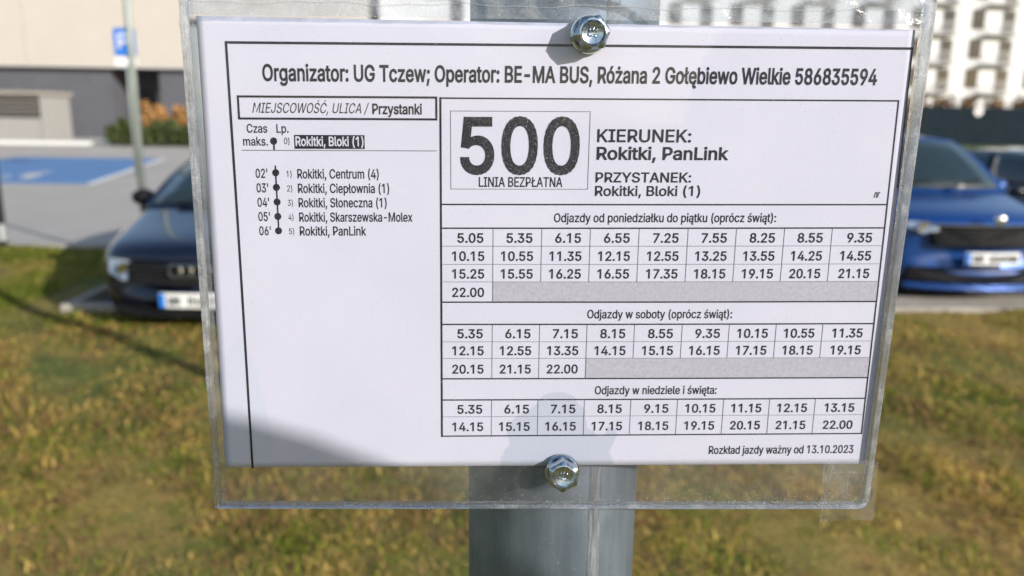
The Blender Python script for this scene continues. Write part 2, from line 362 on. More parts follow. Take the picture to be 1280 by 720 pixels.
# ------------------------------------------------------------------ hedges
def hedge(name, label, x0, x1, y0, y1, h, cols, zb=0.1, n=5200, leaf=0.11, seed=1):
    rg = random.Random(seed); root = empty(name, ((x0+x1)/2, (y0+y1)/2, zb))
    m = MB()
    for i in range(n):
        x = rg.uniform(x0, x1); y = rg.uniform(y0, y1)
        top = h*(0.80+0.13*math.sin(x*3.1+1)+0.09*math.sin(x*7.3+y*2)+0.05*math.sin(x*15))
        z = zb+0.1+top*rg.random()**0.7; a = rg.random()*2*PI; e = rg.uniform(-0.9, 0.9); s = leaf*rg.uniform(0.6, 1.4)
        d = Vector((math.cos(a)*math.cos(e), math.sin(a)*math.cos(e), math.sin(e))); q = d.orthogonal(); q.rotate(Matrix.Rotation(rg.random()*6.3, 3, d)); q.normalize()
        c = Vector((x, y, z)); m.add([c-d*s, c+q*s*0.5, c+d*s, c-q*s*0.5], [(0, 1, 2, 3)], rg.randrange(len(cols)))
    mats = [plain(name+'_leaf', c, 0.7, var=0.2) for c in cols]
    _rel(m.build('foliage', mats, root), root)
    m = MB()
    for i in range(int((x1-x0)*3)):
        x = x0+0.15+i/3; m.tube([(x, (y0+y1)/2, zb-0.1), (x+rg.uniform(-.1, .1), (y0+y1)/2+rg.uniform(-.2, .2), zb+h*0.75)], [0.03, 0.012], 6)
    _rel(m.build('stem', plain(name+'_bark', (0.07, 0.05, 0.035), 0.9), root), root)
    return tag(root, label, 'hedge')
hedge('autumn_hedge', 'orange autumn hedge behind the green hedge by the beige building', -18.4, -12.6, 45.2, 46.4, 2.05, [(0.42, 0.20, 0.06), (0.34, 0.16, 0.05), (0.42, 0.26, 0.10)], 0.14, 6500, 0.12, 1)
hedge('green_hedge', 'low green hedge in front of the orange autumn hedge', -19.0, -12.0, 42.0, 43.1, 1.35, [(0.035, 0.065, 0.020), (0.055, 0.085, 0.024), (0.085, 0.095, 0.030)], 0.0, 7500, 0.11, 2)
hedge('brown_hedge', 'rusty brown hedge showing above the dark fence', 30.5, 66, 65.2, 66.6, 3.95, [(0.20, 0.095, 0.040), (0.13, 0.07, 0.035), (0.26, 0.13, 0.05)], 0.0, 12000, 0.2, 3)

# ------------------------------------------------------------------ glyph outlines
GL = {"'":[206,[[70,509,136,509,128,318,78,318]]],"(":[273,[[92,264,101,324,114,384,132,441,153,494,177,539,236,539,212,485,191,428,174,370,161,313,154,258,151,207,154,161,160,115,172,67,188,16,209,-38,236,-96,177,-96,139,-21,111,55,95,131,89,207]]],")":[273,[[64,-37,86,18,102,69,113,116,120,162,122,207,119,258,112,313,99,370,82,428,62,485,37,539,97,539,121,494,142,441,159,384,173,323,181,264,184,207,178,130,161,53,134,-22,97,-96,37,-96]]],",":[188,[[68,71,137,71,84,-119,38,-119]]],"-":[453,[[337,188,114,188,114,244,337,244]]],".":[188,[[78,-1,63,9,53,24,50,41,53,59,63,73,78,83,95,87,113,83,128,73,138,59,141,41,138,24,128,9,113,-1,95,-4]]],"/":[249,[[71,-76,14,-76,178,533,235,533]]],"0":[453,[[174,1,130,24,95,62,69,113,53,178,48,254,53,330,69,395,95,447,130,484,174,508,227,516,279,508,323,484,358,447,384,395,400,330,405,254,400,178,384,113,359,62,323,24,279,1,227,-7],[261,56,290,74,313,103,330,144,340,194,344,254,340,314,330,365,313,405,290,435,261,453,227,460,192,453,163,435,140,405,123,365,113,314,109,254,113,194,123,144,140,103,163,74,192,56,227,50]]],"1":[453,[[76,55,391,55,391,0,76,0],[276,0,212,0,212,448,209,448,86,358,86,427,198,509,276,509]]],"2":[453,[[64,47,234,229,261,257,282,282,299,305,311,327,318,348,320,371,317,397,308,419,293,436,273,449,250,457,224,460,196,457,172,447,153,433,139,413,130,390,127,362,66,362,71,405,86,442,111,473,143,496,182,511,225,516,268,511,306,497,337,474,361,445,376,411,381,372,378,345,371,318,357,290,336,259,306,223,267,180,153,60,153,57,389,57,389,0,64,0]]],"3":[453,[[173,-3,133,10,98,30,70,57,52,91,44,132,109,132,115,107,126,87,144,71,165,59,191,52,219,50,248,53,275,61,297,74,315,93,325,116,329,145,326,172,316,196,299,217,275,234,242,244,201,248,157,248,157,299,288,448,288,452,70,452,70,509,372,509,372,461,211,278,211,289,264,288,308,276,344,253,371,222,387,186,393,145,387,103,370,66,344,36,309,12,266,-2,218,-7]]],"4":[453,[[40,158,247,509,311,509,109,166,109,163,413,163,413,105,40,105],[282,121,282,146,282,318,343,318,343,0,282,0]]],"5":[453,[[178,-2,140,11,108,32,83,60,66,93,60,130,122,130,127,108,138,89,154,73,173,60,196,52,221,50,250,53,276,64,298,82,314,104,324,131,328,162,324,193,314,221,297,244,275,262,248,273,218,277,192,275,167,268,145,258,128,246,67,253,96,509,366,509,366,452,151,452,134,301,136,301,155,315,178,325,203,331,229,334,263,330,294,321,321,306,345,285,364,260,379,231,388,199,391,163,385,117,369,76,343,41,309,15,268,-1,221,-7]]],"6":[453,[[182,-1,142,15,109,40,84,74,69,115,64,162,68,199,80,239,102,285,137,340,252,509,322,509,151,261,145,261,154,275,165,288,179,299,196,307,214,312,235,314,278,309,316,295,346,271,370,240,384,201,389,157,384,112,368,73,343,39,310,14,271,-2,226,-7],[254,52,279,63,299,79,314,101,324,128,327,157,324,187,314,213,299,235,279,251,254,262,226,265,198,262,174,252,153,235,138,214,128,188,125,158,128,128,138,102,153,79,174,63,198,52,226,48]]],"7":[453,[[323,448,323,452,62,452,62,509,391,509,391,449,165,0,97,0]]],"8":[453,[[178,-2,136,11,101,33,74,62,57,96,52,135,55,166,65,195,81,220,101,241,125,256,153,265,153,267,119,282,93,308,76,342,70,380,75,417,90,450,114,477,146,498,184,511,226,516,269,511,306,498,337,477,361,450,377,417,382,380,376,342,359,308,333,282,300,267,300,265,327,256,351,241,372,220,387,195,397,166,401,135,395,96,378,62,352,33,317,11,275,-2,226,-7],[258,52,285,60,307,74,323,91,333,113,337,139,333,165,322,189,305,208,283,223,256,232,226,235,196,232,169,223,147,208,130,189,119,165,115,139,119,113,129,91,145,74,167,60,195,52,226,49],[252,292,274,300,293,313,307,330,316,351,319,376,316,399,308,420,294,437,275,449,252,457,226,460,200,457,177,449,159,437,145,420,136,399,133,376,136,351,145,330,159,313,178,300,201,292,226,290]]],"9":[453,[[271,510,310,494,343,468,368,434,384,393,389,347,385,309,373,270,350,224,315,168,200,0,130,0,301,248,307,248,299,234,287,221,273,210,257,202,238,196,218,195,175,199,137,214,106,237,83,269,68,307,64,352,69,397,85,436,110,469,143,494,182,510,226,516],[199,457,174,446,154,429,138,407,129,381,125,352,129,322,138,295,154,274,174,257,199,247,226,243,254,247,279,257,299,273,314,295,324,321,327,350,324,381,314,407,299,429,279,446,254,457,226,460]]],":":[188,[[78,-1,63,9,53,24,50,41,53,59,63,73,78,83,95,87,113,83,128,73,138,59,141,41,138,24,128,9,113,-1,95,-4],[78,274,63,284,53,299,50,316,53,334,63,349,78,359,95,362,113,359,128,349,138,334,141,316,138,299,128,284,113,274,95,271]]],";":[188,[[68,71,137,71,84,-119,38,-119],[86,274,71,284,61,299,58,316,61,334,71,349,86,359,103,362,121,359,136,349,146,334,149,316,146,299,136,284,121,274,103,271]]],"A":[480,[[201,509,276,509,463,0,395,0,287,302,276,334,264,372,250,420,232,478,245,478,228,419,213,371,201,333,191,302,85,0,16,0],[110,199,370,199,370,142,110,142]]],"B":[456,[[60,509,241,509,289,504,329,491,359,469,381,442,394,410,398,374,395,344,387,320,373,301,356,286,336,275,315,267,315,262,339,257,363,245,385,227,402,203,414,173,418,136,413,100,400,67,377,39,344,18,301,4,247,0,60,0],[245,57,296,63,330,80,349,105,355,137,352,161,342,184,327,203,306,218,279,228,248,231,125,231,125,57],[238,285,265,288,288,296,308,309,323,326,333,348,336,372,330,403,313,429,283,446,240,452,125,452,125,285]]],"C":[510,[[205,1,150,25,104,63,70,115,48,179,40,254,48,329,70,393,104,445,150,484,205,508,267,516,305,513,340,504,373,490,402,471,427,447,448,418,463,385,473,348,408,348,401,373,389,395,375,413,357,428,337,440,315,449,292,454,267,456,223,450,184,432,150,403,125,364,109,314,103,254,109,194,125,145,151,105,184,76,223,59,267,53,292,55,315,60,337,69,357,81,375,96,389,114,401,136,408,160,473,160,463,124,448,91,428,62,402,38,373,19,341,5,305,-4,267,-7]]],"E":[419,[[60,509,372,509,372,452,125,452,125,286,355,286,355,229,125,229,125,57,375,57,375,0,60,0]]],"G":[520,[[205,1,149,25,104,64,69,116,47,179,40,254,47,329,69,393,103,445,149,484,203,508,265,516,304,513,340,504,374,489,403,469,429,445,449,416,465,384,474,349,408,349,399,372,387,393,373,411,356,427,337,439,315,448,291,454,265,456,222,450,183,432,150,404,125,364,109,314,103,254,109,194,125,145,151,105,184,76,224,59,269,53,309,57,345,71,374,93,396,123,410,160,415,202,434,199,283,199,283,256,478,256,478,200,471,141,451,91,419,50,377,19,326,0,269,-7]]],"I":[300,[[31,57,118,57,118,452,31,452,31,509,269,509,269,452,183,452,183,57,269,57,269,0,31,0]]],"J":[396,[[124,3,75,33,44,81,33,145,33,173,98,173,98,145,104,104,122,74,149,56,185,50,220,56,248,74,266,104,272,145,272,509,336,509,336,145,326,81,294,33,246,3,185,-7]]],"K":[467,[[104,216,122,239,139,261,157,282,174,303,193,324,212,344,364,509,448,509,231,276,228,276,104,145],[60,509,125,509,125,334,124,225,125,193,125,0,60,0],[188,259,228,309,449,0,372,0]]],"L":[393,[[60,509,125,509,125,57,361,57,361,0,60,0]]],"M":[628,[[60,509,152,509,277,187,282,174,287,159,299,123,305,103,311,84,317,65,322,49,307,49,318,83,330,121,336,140,342,158,348,174,352,187,476,509,568,509,568,0,504,0,504,291,504,327,505,347,505,369,506,413,507,457,513,457,505,433,498,409,482,363,474,341,467,322,461,305,456,291,342,0,286,0,170,291,165,304,159,321,145,361,137,384,129,408,121,432,112,457,119,457,120,416,121,372,122,328,122,309,122,291,122,0,60,0]]],"N":[523,[[60,509,136,509,343,183,352,169,363,151,375,130,388,107,401,82,414,55,405,54,402,81,401,108,400,134,399,157,399,195,399,509,463,509,463,0,387,0,202,290,190,310,177,331,164,354,148,381,108,452,119,454,122,384,123,354,124,328,125,307,125,291,125,0,60,0]]],"O":[533,[[205,1,150,25,105,63,70,115,48,179,40,254,48,329,70,393,105,445,150,484,205,508,267,516,329,508,384,484,429,445,464,393,486,329,493,254,486,179,464,115,429,63,384,25,329,1,267,-7],[310,59,349,76,383,105,408,144,425,194,430,254,425,314,408,365,383,404,349,433,310,450,267,456,223,450,184,433,151,404,125,364,109,314,103,254,109,194,125,144,151,105,184,76,223,59,267,53]]],"P":[445,[[60,509,235,509,289,503,332,487,366,462,390,430,404,391,409,348,404,304,390,265,366,233,332,207,289,191,235,186,109,186,109,242,233,242,269,246,297,256,318,272,333,294,342,319,344,348,342,376,333,402,318,423,297,439,268,449,232,452,125,452,125,0,60,0]]],"R":[449,[[60,509,236,509,290,504,333,489,367,465,390,433,405,395,409,352,405,309,390,271,367,240,333,217,289,203,236,198,96,198,96,255,234,255,269,258,298,267,319,281,334,300,342,324,345,352,342,380,334,405,319,425,298,440,269,449,233,452,125,452,125,0,60,0],[230,229,303,229,428,0,353,0]]],"S":[447,[[172,-4,128,9,91,31,64,60,46,96,38,137,104,137,110,110,123,88,142,71,166,59,194,52,224,49,257,52,286,60,311,74,329,92,341,114,346,139,342,161,332,179,316,193,296,205,272,214,245,222,184,239,128,260,86,289,60,326,52,372,58,413,75,448,102,476,138,498,180,511,227,516,275,511,316,498,351,476,377,449,394,415,401,378,337,378,326,412,302,437,267,453,225,459,194,456,167,448,145,435,129,418,118,398,115,376,119,352,131,334,148,319,169,308,191,300,212,293,264,279,287,272,312,264,336,252,359,238,379,220,395,198,405,171,408,139,403,99,386,64,360,34,323,11,278,-4,224,-9]]],"T":[449,[[32,509,417,509,417,452,257,452,257,0,193,0,193,452,32,452]]],"U":[517,[[203,-2,154,15,114,43,85,80,66,124,60,173,60,509,124,509,124,178,128,144,141,113,160,87,187,68,220,56,259,52,298,56,331,68,357,87,377,113,389,144,393,178,393,509,457,509,457,173,451,124,433,80,403,43,363,15,315,-2,259,-8]]],"W":[686,[[16,509,82,509,163,196,170,171,175,145,181,120,187,94,192,67,197,40,189,40,194,67,200,94,205,120,211,145,218,171,224,196,306,509,380,509,462,196,468,171,474,145,480,120,486,94,492,67,497,40,488,40,493,67,499,94,504,120,510,145,523,196,603,509,670,509,530,0,455,0,368,323,359,356,351,391,344,431,336,475,350,475,342,433,335,395,327,359,318,323,230,0,155,0]]],"Y":[472,[[203,208,16,509,91,509,192,344,208,318,222,292,236,264,250,230,224,230,237,265,251,293,265,318,280,344,381,509,455,509,268,208,268,0,203,0]]],"Z":[438,[[42,46,273,385,289,408,306,431,323,453,341,476,348,454,317,453,285,452,254,452,223,452,40,452,40,509,397,509,397,462,169,129,152,105,134,81,116,57,97,33,90,54,121,56,152,57,183,57,214,57,399,57,399,0,42,0]]],"a":[389,[[126,-5,94,5,68,22,48,45,35,73,30,108,34,138,43,161,58,179,78,193,100,203,125,211,152,216,178,220,209,224,234,227,252,230,265,235,273,243,276,255,276,257,273,279,267,297,256,311,240,322,220,329,196,331,171,329,149,322,132,313,118,301,107,288,100,274,41,291,57,322,79,346,104,364,133,375,163,382,194,384,215,383,239,379,263,372,286,360,306,343,322,320,333,290,337,251,337,0,277,0,277,52,272,52,264,38,252,25,236,12,215,1,190,-6,160,-9],[202,49,228,59,248,74,263,93,272,115,276,138,276,190,270,186,259,182,246,179,231,176,216,173,200,171,175,168,154,164,134,159,117,150,103,139,95,124,92,105,94,87,102,72,114,61,130,52,149,47,170,45]]],"b":[424,[[198,-5,172,4,153,17,138,31,127,46,118,59,112,59,112,0,53,0,53,509,114,509,114,319,118,319,127,331,137,346,152,360,171,373,197,381,229,384,274,378,313,361,345,332,370,293,385,245,390,189,385,133,370,84,346,45,313,16,274,-2,229,-8],[253,51,279,66,301,88,316,117,325,151,328,189,325,227,316,261,301,290,280,311,253,325,220,330,188,325,161,312,140,291,125,263,116,229,113,189,116,150,125,115,140,86,162,65,188,51,220,47]]],"c":[396,[[159,-2,117,16,82,46,56,85,40,133,34,187,40,243,56,291,82,330,117,360,159,378,207,384,234,383,260,377,284,368,305,356,324,341,340,322,353,301,362,277,303,262,298,276,290,289,281,301,270,311,257,319,242,325,226,329,207,330,173,325,145,310,124,287,108,258,99,224,96,187,99,151,108,117,124,89,145,66,173,51,207,46,226,48,243,52,258,58,271,66,282,76,292,89,299,102,304,117,363,102,354,78,341,56,325,37,306,21,285,9,261,-1,235,-6,207,-8]]],"d":[424,[[151,-2,111,16,79,45,55,84,39,133,34,189,39,245,55,293,79,332,112,361,151,378,196,384,228,381,253,373,272,360,287,346,298,331,306,319,311,319,311,509,372,509,372,0,313,0,313,59,307,59,298,46,287,31,272,17,252,4,227,-5,195,-8],[236,51,263,65,284,86,299,115,309,150,312,189,309,229,300,263,284,291,263,312,237,325,205,330,172,325,145,311,124,290,108,261,99,227,96,189,99,151,109,117,124,88,145,66,172,51,205,47]]],"e":[404,[[161,-2,117,16,82,46,56,85,40,132,34,187,39,242,55,290,81,329,115,359,157,378,205,384,236,382,266,374,294,361,319,341,341,315,357,282,368,242,371,194,371,169,75,169,75,221,338,221,310,202,307,237,298,269,283,294,263,314,237,326,205,330,173,326,146,313,125,294,109,270,99,241,96,211,96,178,100,139,110,106,128,80,151,61,179,50,212,46,234,48,254,53,271,61,285,73,297,88,306,105,365,91,353,63,335,39,311,19,283,4,249,-5,212,-8]]],"g":[425,[[168,-148,134,-140,105,-127,82,-110,64,-91,51,-69,101,-41,110,-53,122,-66,136,-78,154,-88,178,-95,207,-97,249,-92,282,-75,304,-47,311,-6,311,68,306,68,298,56,287,41,272,28,252,16,227,8,195,5,152,10,113,27,80,53,55,90,39,136,34,191,39,246,55,293,80,332,112,361,152,378,196,384,228,382,253,373,273,360,288,346,299,331,308,319,313,319,313,379,372,379,372,-9,367,-54,350,-90,324,-117,291,-136,251,-147,207,-151],[237,63,264,75,285,95,300,121,309,154,312,193,309,231,300,264,285,291,264,312,237,325,205,330,172,325,145,312,124,290,109,262,99,229,96,193,99,155,109,123,124,96,145,76,172,63,205,59]]],"i":[167,[[53,379,114,379,114,0,53,0],[67,446,54,455,44,468,41,483,44,499,54,512,67,521,84,524,100,521,114,512,123,499,126,483,123,468,114,455,100,446,84,443]]],"j":[167,[[114,379,114,-30,111,-63,102,-90,86,-113,65,-129,37,-139,4,-143,-10,-143,-10,-87,2,-87,25,-83,40,-72,50,-54,53,-29,53,379],[67,446,53,455,44,468,41,483,44,499,53,512,67,521,83,524,100,521,114,512,123,499,126,483,123,468,114,455,100,446,83,443]]],"k":[381,[[110,212,121,212,284,379,360,379,184,199,177,199,110,137],[53,509,114,509,114,0,53,0],[148,186,191,229,372,0,294,0]]],"l":[189,[[101,3,74,20,58,47,53,84,53,509,114,509,114,99,115,77,120,62,130,54,146,52,154,52,160,53,165,53,170,54,181,3,172,1,162,-1,151,-2,139,-2]]],"m":[610,[[53,379,112,379,112,295,108,295,118,323,132,346,151,363,172,376,195,384,219,386,257,380,287,361,309,331,321,295,312,295,322,321,337,343,357,361,381,375,407,383,437,386,468,383,497,372,522,354,541,328,553,296,557,255,557,0,496,0,496,254,490,289,473,313,447,326,419,330,395,328,374,320,358,307,345,290,338,270,335,247,335,0,274,0,274,260,269,288,253,311,229,326,199,330,178,328,158,320,140,307,126,289,117,266,114,238,114,0,53,0]]],"n":[410,[[114,0,53,0,53,379,112,379,112,287,102,287,124,332,152,362,187,379,227,384,264,380,295,369,321,349,341,321,353,285,357,240,357,0,296,0,296,235,290,275,273,304,246,323,210,329,184,326,161,317,141,303,126,283,117,257,114,227]]],"o":[415,[[159,-2,117,16,82,46,56,85,40,133,34,187,40,243,56,291,82,330,117,360,159,378,207,384,256,378,299,360,333,330,359,291,376,243,381,187,376,133,359,85,333,46,299,16,256,-2,207,-8],[242,51,270,66,292,89,307,117,316,151,319,187,316,224,307,258,292,287,270,310,242,325,207,330,173,325,145,310,124,287,108,258,99,224,96,187,99,151,108,117,124,89,145,66,173,51,207,46]]],"p":[424,[[53,379,112,379,112,319,118,319,126,331,137,346,152,360,171,373,197,381,229,384,274,378,313,361,345,332,370,293,385,245,390,189,385,133,370,84,346,45,313,16,274,-2,229,-8,198,-5,173,4,153,17,138,31,127,46,118,59,114,59,114,-143,53,-143],[253,51,279,66,301,88,316,117,325,151,328,189,325,227,316,261,301,290,280,311,253,325,220,330,188,325,161,312,140,291,125,263,116,229,113,189,116,150,125,115,140,86,162,65,188,51,220,47]]],"r":[259,[[53,379,112,379,112,321,115,321,130,347,152,367,181,380,213,385,221,385,229,384,243,384,243,322,239,323,230,324,219,325,207,326,182,323,159,315,140,301,126,284,117,262,114,237,114,0,53,0]]],"s":[365,[[145,-5,112,3,84,18,62,38,45,63,36,94,94,107,105,79,124,60,150,49,181,45,217,50,244,62,262,81,268,103,265,121,254,136,237,147,212,155,149,170,104,186,72,208,53,237,47,274,51,305,65,332,87,354,115,370,149,381,187,384,223,381,254,372,279,358,299,339,314,316,324,290,268,277,258,298,243,316,219,328,187,333,156,329,131,317,114,299,109,277,112,258,124,243,144,232,172,223,229,209,275,194,306,171,325,142,331,107,326,75,312,47,290,24,260,6,223,-5,182,-8]]],"t":[227,[[204,327,6,327,6,379,204,379],[126,471,126,98,128,76,136,61,150,53,170,50,177,50,185,51,194,52,202,54,213,2,203,-1,192,-3,180,-4,168,-4,125,2,92,21,72,52,65,93,65,471]]],"u":[410,[[146,-1,115,11,89,31,69,59,57,95,53,139,53,379,114,379,114,144,119,105,137,75,164,56,200,50,226,53,249,62,268,77,283,97,293,122,296,153,296,379,357,379,357,0,298,0,298,92,307,92,286,47,257,17,222,0,182,-5]]],"w":[567,[[23,379,87,379,133,214,143,177,154,137,165,91,175,41,165,41,175,90,186,135,196,176,206,214,252,379,316,379,362,214,371,176,382,136,392,91,402,41,391,41,402,90,413,135,423,176,434,214,480,379,545,379,429,0,368,0,319,172,305,225,297,252,291,280,277,338,291,338,277,280,270,252,263,225,255,198,248,172,199,0,138,0]]],"x":[379,[[171,218,171,171,29,379,100,379,147,306,164,279,179,253,193,229,207,206,175,206,190,229,202,253,216,279,233,306,282,379,352,379,209,169,209,214,358,0,287,0,231,85,214,112,200,136,187,159,173,182,205,182,191,159,178,136,165,112,148,85,91,0,21,0]]],"y":[389,[[61,-86,71,-87,88,-90,104,-89,118,-84,130,-74,141,-58,151,-36,163,-1,17,379,84,379,165,155,177,121,187,87,196,53,206,21,184,21,193,53,202,87,212,121,224,155,305,379,371,379,204,-58,191,-85,177,-107,159,-124,139,-136,117,-143,91,-145,77,-145,65,-143,54,-141,47,-139]]],"z":[380,[[42,46,254,320,254,323,48,323,48,379,333,379,333,331,126,60,126,56,339,56,339,0,42,0]]],"ó":[415,[[159,-2,117,16,82,46,56,85,40,133,34,187,40,243,56,291,82,330,117,360,159,378,207,384,256,378,299,360,333,330,359,291,376,243,381,187,376,133,359,85,333,46,299,16,256,-2,207,-8],[242,51,270,66,292,89,307,117,316,151,319,187,316,224,307,258,292,287,270,310,242,325,207,330,173,325,145,310,124,287,108,258,99,224,96,187,99,151,108,117,124,89,145,66,173,51,207,46],[228,529,297,529,231,429,181,429]]],"ą":[389,[[126,-5,94,5,68,22,48,45,35,73,30,108,34,138,43,161,58,179,78,193,100,203,125,211,152,216,178,220,209,224,234,227,252,230,265,235,273,243,276,255,276,257,273,279,267,297,256,311,240,322,220,329,196,331,171,329,149,322,132,313,118,301,107,288,100,274,41,291,57,322,79,346,104,364,133,375,163,382,194,384,215,383,239,379,263,372,286,360,306,343,322,320,333,290,337,251,337,0,277,0,277,52,272,52,264,38,252,25,236,12,215,1,190,-6,160,-9],[202,49,228,59,248,74,263,93,272,115,276,138,276,190,270,186,259,182,246,179,231,176,216,173,200,171,175,168,154,164,134,159,117,150,103,139,95,124,92,105,94,87,102,72,114,61,130,52,149,47,170,45],[267,-141,242,-128,224,-108,219,-79,222,-56,234,-34,252,-14,276,5,337,0,315,-17,297,-32,284,-48,280,-68,282,-78,287,-87,296,-92,308,-94,317,-93,326,-91,333,-88,339,-86,357,-130,345,-135,332,-140,316,-144,297,-145]]],"Ć":[510,[[205,1,150,25,104,63,70,115,48,179,40,254,48,329,70,393,104,445,150,484,205,508,267,516,305,513,340,504,373,490,402,471,427,447,448,418,463,385,473,348,408,348,401,373,389,395,375,413,357,428,337,440,315,449,292,454,267,456,223,450,184,432,150,403,125,364,109,314,103,254,109,194,125,145,151,105,184,76,223,59,267,53,292,55,315,60,337,69,357,81,375,96,389,114,401,136,408,160,473,160,463,124,448,91,428,62,402,38,373,19,341,5,305,-4,267,-7],[287,659,355,659,290,558,239,558]]],"ę":[404,[[161,-2,117,16,82,46,56,85,40,132,34,187,39,242,55,290,81,329,115,359,157,378,205,384,236,382,266,374,294,361,319,341,341,315,357,282,368,242,371,194,371,169,75,169,75,221,338,221,310,202,307,237,298,269,283,294,263,314,237,326,205,330,173,326,146,313,125,294,109,270,99,241,96,211,96,178,100,139,110,106,128,80,151,61,179,50,212,46,234,48,254,53,271,61,285,73,297,88,306,105,365,91,353,63,335,39,311,19,283,4,249,-5,212,-8],[268,-144,243,-131,225,-111,220,-82,220,-70,223,-58,228,-45,234,-33,241,-21,249,-9,259,4,269,17,365,91,355,63,342,38,328,16,314,-4,301,-22,290,-39,283,-55,281,-70,283,-81,288,-90,297,-95,310,-97,319,-96,327,-94,334,-91,341,-88,358,-133,347,-138,334,-143,318,-147,299,-148]]],"Ł":[413,[[81,509,145,509,145,57,382,57,382,0,81,0],[16,237,270,384,270,319,16,173]]],"ł":[207,[[112,3,85,20,69,47,64,84,64,509,125,509,125,99,127,77,131,62,141,54,157,52,166,52,172,53,176,53,181,54,192,3,183,1,173,-1,162,-2,151,-2],[6,280,183,382,183,328,6,225]]],"Ś":[447,[[172,-4,128,9,91,31,64,60,46,96,38,137,104,137,110,110,123,88,142,71,166,59,194,52,224,49,257,52,286,60,311,74,329,92,341,114,346,139,342,161,332,179,316,193,296,205,272,214,245,222,184,239,128,260,86,289,60,326,52,372,58,413,75,448,102,476,138,498,180,511,227,516,275,511,316,498,351,476,377,449,394,415,401,378,337,378,326,412,302,437,267,453,225,459,194,456,167,448,145,435,129,418,118,398,115,376,119,352,131,334,148,319,169,308,191,300,212,293,264,279,287,272,312,264,336,252,359,238,379,220,395,198,405,171,408,139,403,99,386,64,360,34,323,11,278,-4,224,-9],[244,659,312,659,246,558,196,558]]],"ś":[365,[[145,-5,112,3,84,18,62,38,45,63,36,94,94,107,105,79,124,60,150,49,181,45,217,50,244,62,262,81,268,103,265,121,254,136,237,147,212,155,149,170,104,186,72,208,53,237,47,274,51,305,65,332,87,354,115,370,149,381,187,384,223,381,254,372,279,358,299,339,314,316,324,290,268,277,258,298,243,316,219,328,187,333,156,329,131,317,114,299,109,277,112,258,124,243,144,232,172,223,229,209,275,194,306,171,325,142,331,107,326,75,312,47,290,24,260,6,223,-5,182,-8],[207,529,276,529,210,429,159,429]]],"ż":[380,[[42,46,254,320,254,323,48,323,48,379,333,379,333,331,126,60,126,56,339,56,339,0,42,0],[171,446,157,455,148,468,144,483,148,499,157,512,171,521,187,524,203,521,217,512,226,499,229,483,226,468,217,455,203,446,187,443]]]}
CAP = 0.7273*1000
def text_width(s): return sum(GL[c][0] if c != ' ' else 270 for c in s)
WEIGHT = {'l': 0.0, 'r': 0.010, 'r2': 0.013, 'm': 0.019, 'b': 0.020, 'x': 0.017, 't': 0.015}
GL['1'] = [GL['1'][0], GL['1'][1][1:]]
def area(q): return sum(q[i]*q[(i+3) % len(q)]-q[(i+2) % len(q)]*q[i+1] for i in range(0, len(q), 2))/2
def inside(p, q):
    c = False; n = len(q)//2; j = n-1
    for i in range(n):
        xi, yi, xj, yj = q[2*i], q[2*i+1], q[2*j], q[2*j+1]
        if (yi > p[1]) != (yj > p[1]) and p[0] < (xj-xi)*(p[1]-yi)/(yj-yi)+xi: c = not c
        j = i
    return c
def text_mesh(s, weight=0.0):
    """outline text -> (verts x, y, layer in em with cap height 0.509; faces); strokes that overlap in a letter go on layers of their own"""
    layers = {}; x = 0
    for ch in s:
        if ch == ' ': x += 190; continue
        adv, sp = GL[ch]
        outer = [q for q in sp if area(q) < 0]; holes = [q for q in sp if area(q) >= 0]
        for li, q in enumerate(outer):
            grp = [q]+[h for h in holes if inside((h[0], h[1]), q)]
            layers.setdefault(li, []).extend([[(g_[i]+x, g_[i+1]) for i in range(0, len(g_), 2)] for g_ in grp])
        x += adv
    vs, fs = [], []
    for li, cs in layers.items():
        cu = bpy.data.curves.new('t', 'CURVE'); cu.dimensions = '2D'; cu.fill_mode = 'BOTH'
        for p in cs:
            spl = cu.splines.new('POLY'); spl.points.add(len(p)-1); spl.use_cyclic_u = True
            for k_, (a, b) in enumerate(p): spl.points[k_].co = (a/1000, b/1000, 0, 1)
        o = bpy.data.objects.new('t', cu); COL.objects.link(o)
        me = bpy.data.meshes.new_from_object(o.evaluated_get(bpy.context.evaluated_depsgraph_get()))
        b0 = len(vs); vs += [(v.co[0], v.co[1], li) for v in me.vertices]; fs += [tuple(i+b0 for i in p.vertices) for p in me.polygons]
        bpy.data.objects.remove(o); bpy.data.curves.remove(cu); bpy.data.meshes.remove(me)
        if weight > 0:                        # heavier weights: a band of that half-width along every outline
            for p in cs:
                for k_ in range(len(p)):
                    a, b = Vector(p[k_])/1000, Vector(p[(k_+1) % len(p)])/1000
                    if (b-a).length < 1e-6: continue
                    d = (b-a).normalized(); n_ = Vector((-d.y, d.x))*weight; e = d*min(weight, 0.02); q = len(vs)
                    vs += [(v_.x, v_.y, li+3+(k_ % 3)) for v_ in (a-e-n_, b+e-n_, b+e+n_, a-e+n_)]; fs.append((q, q+1, q+2, q+3))
    return vs, fs

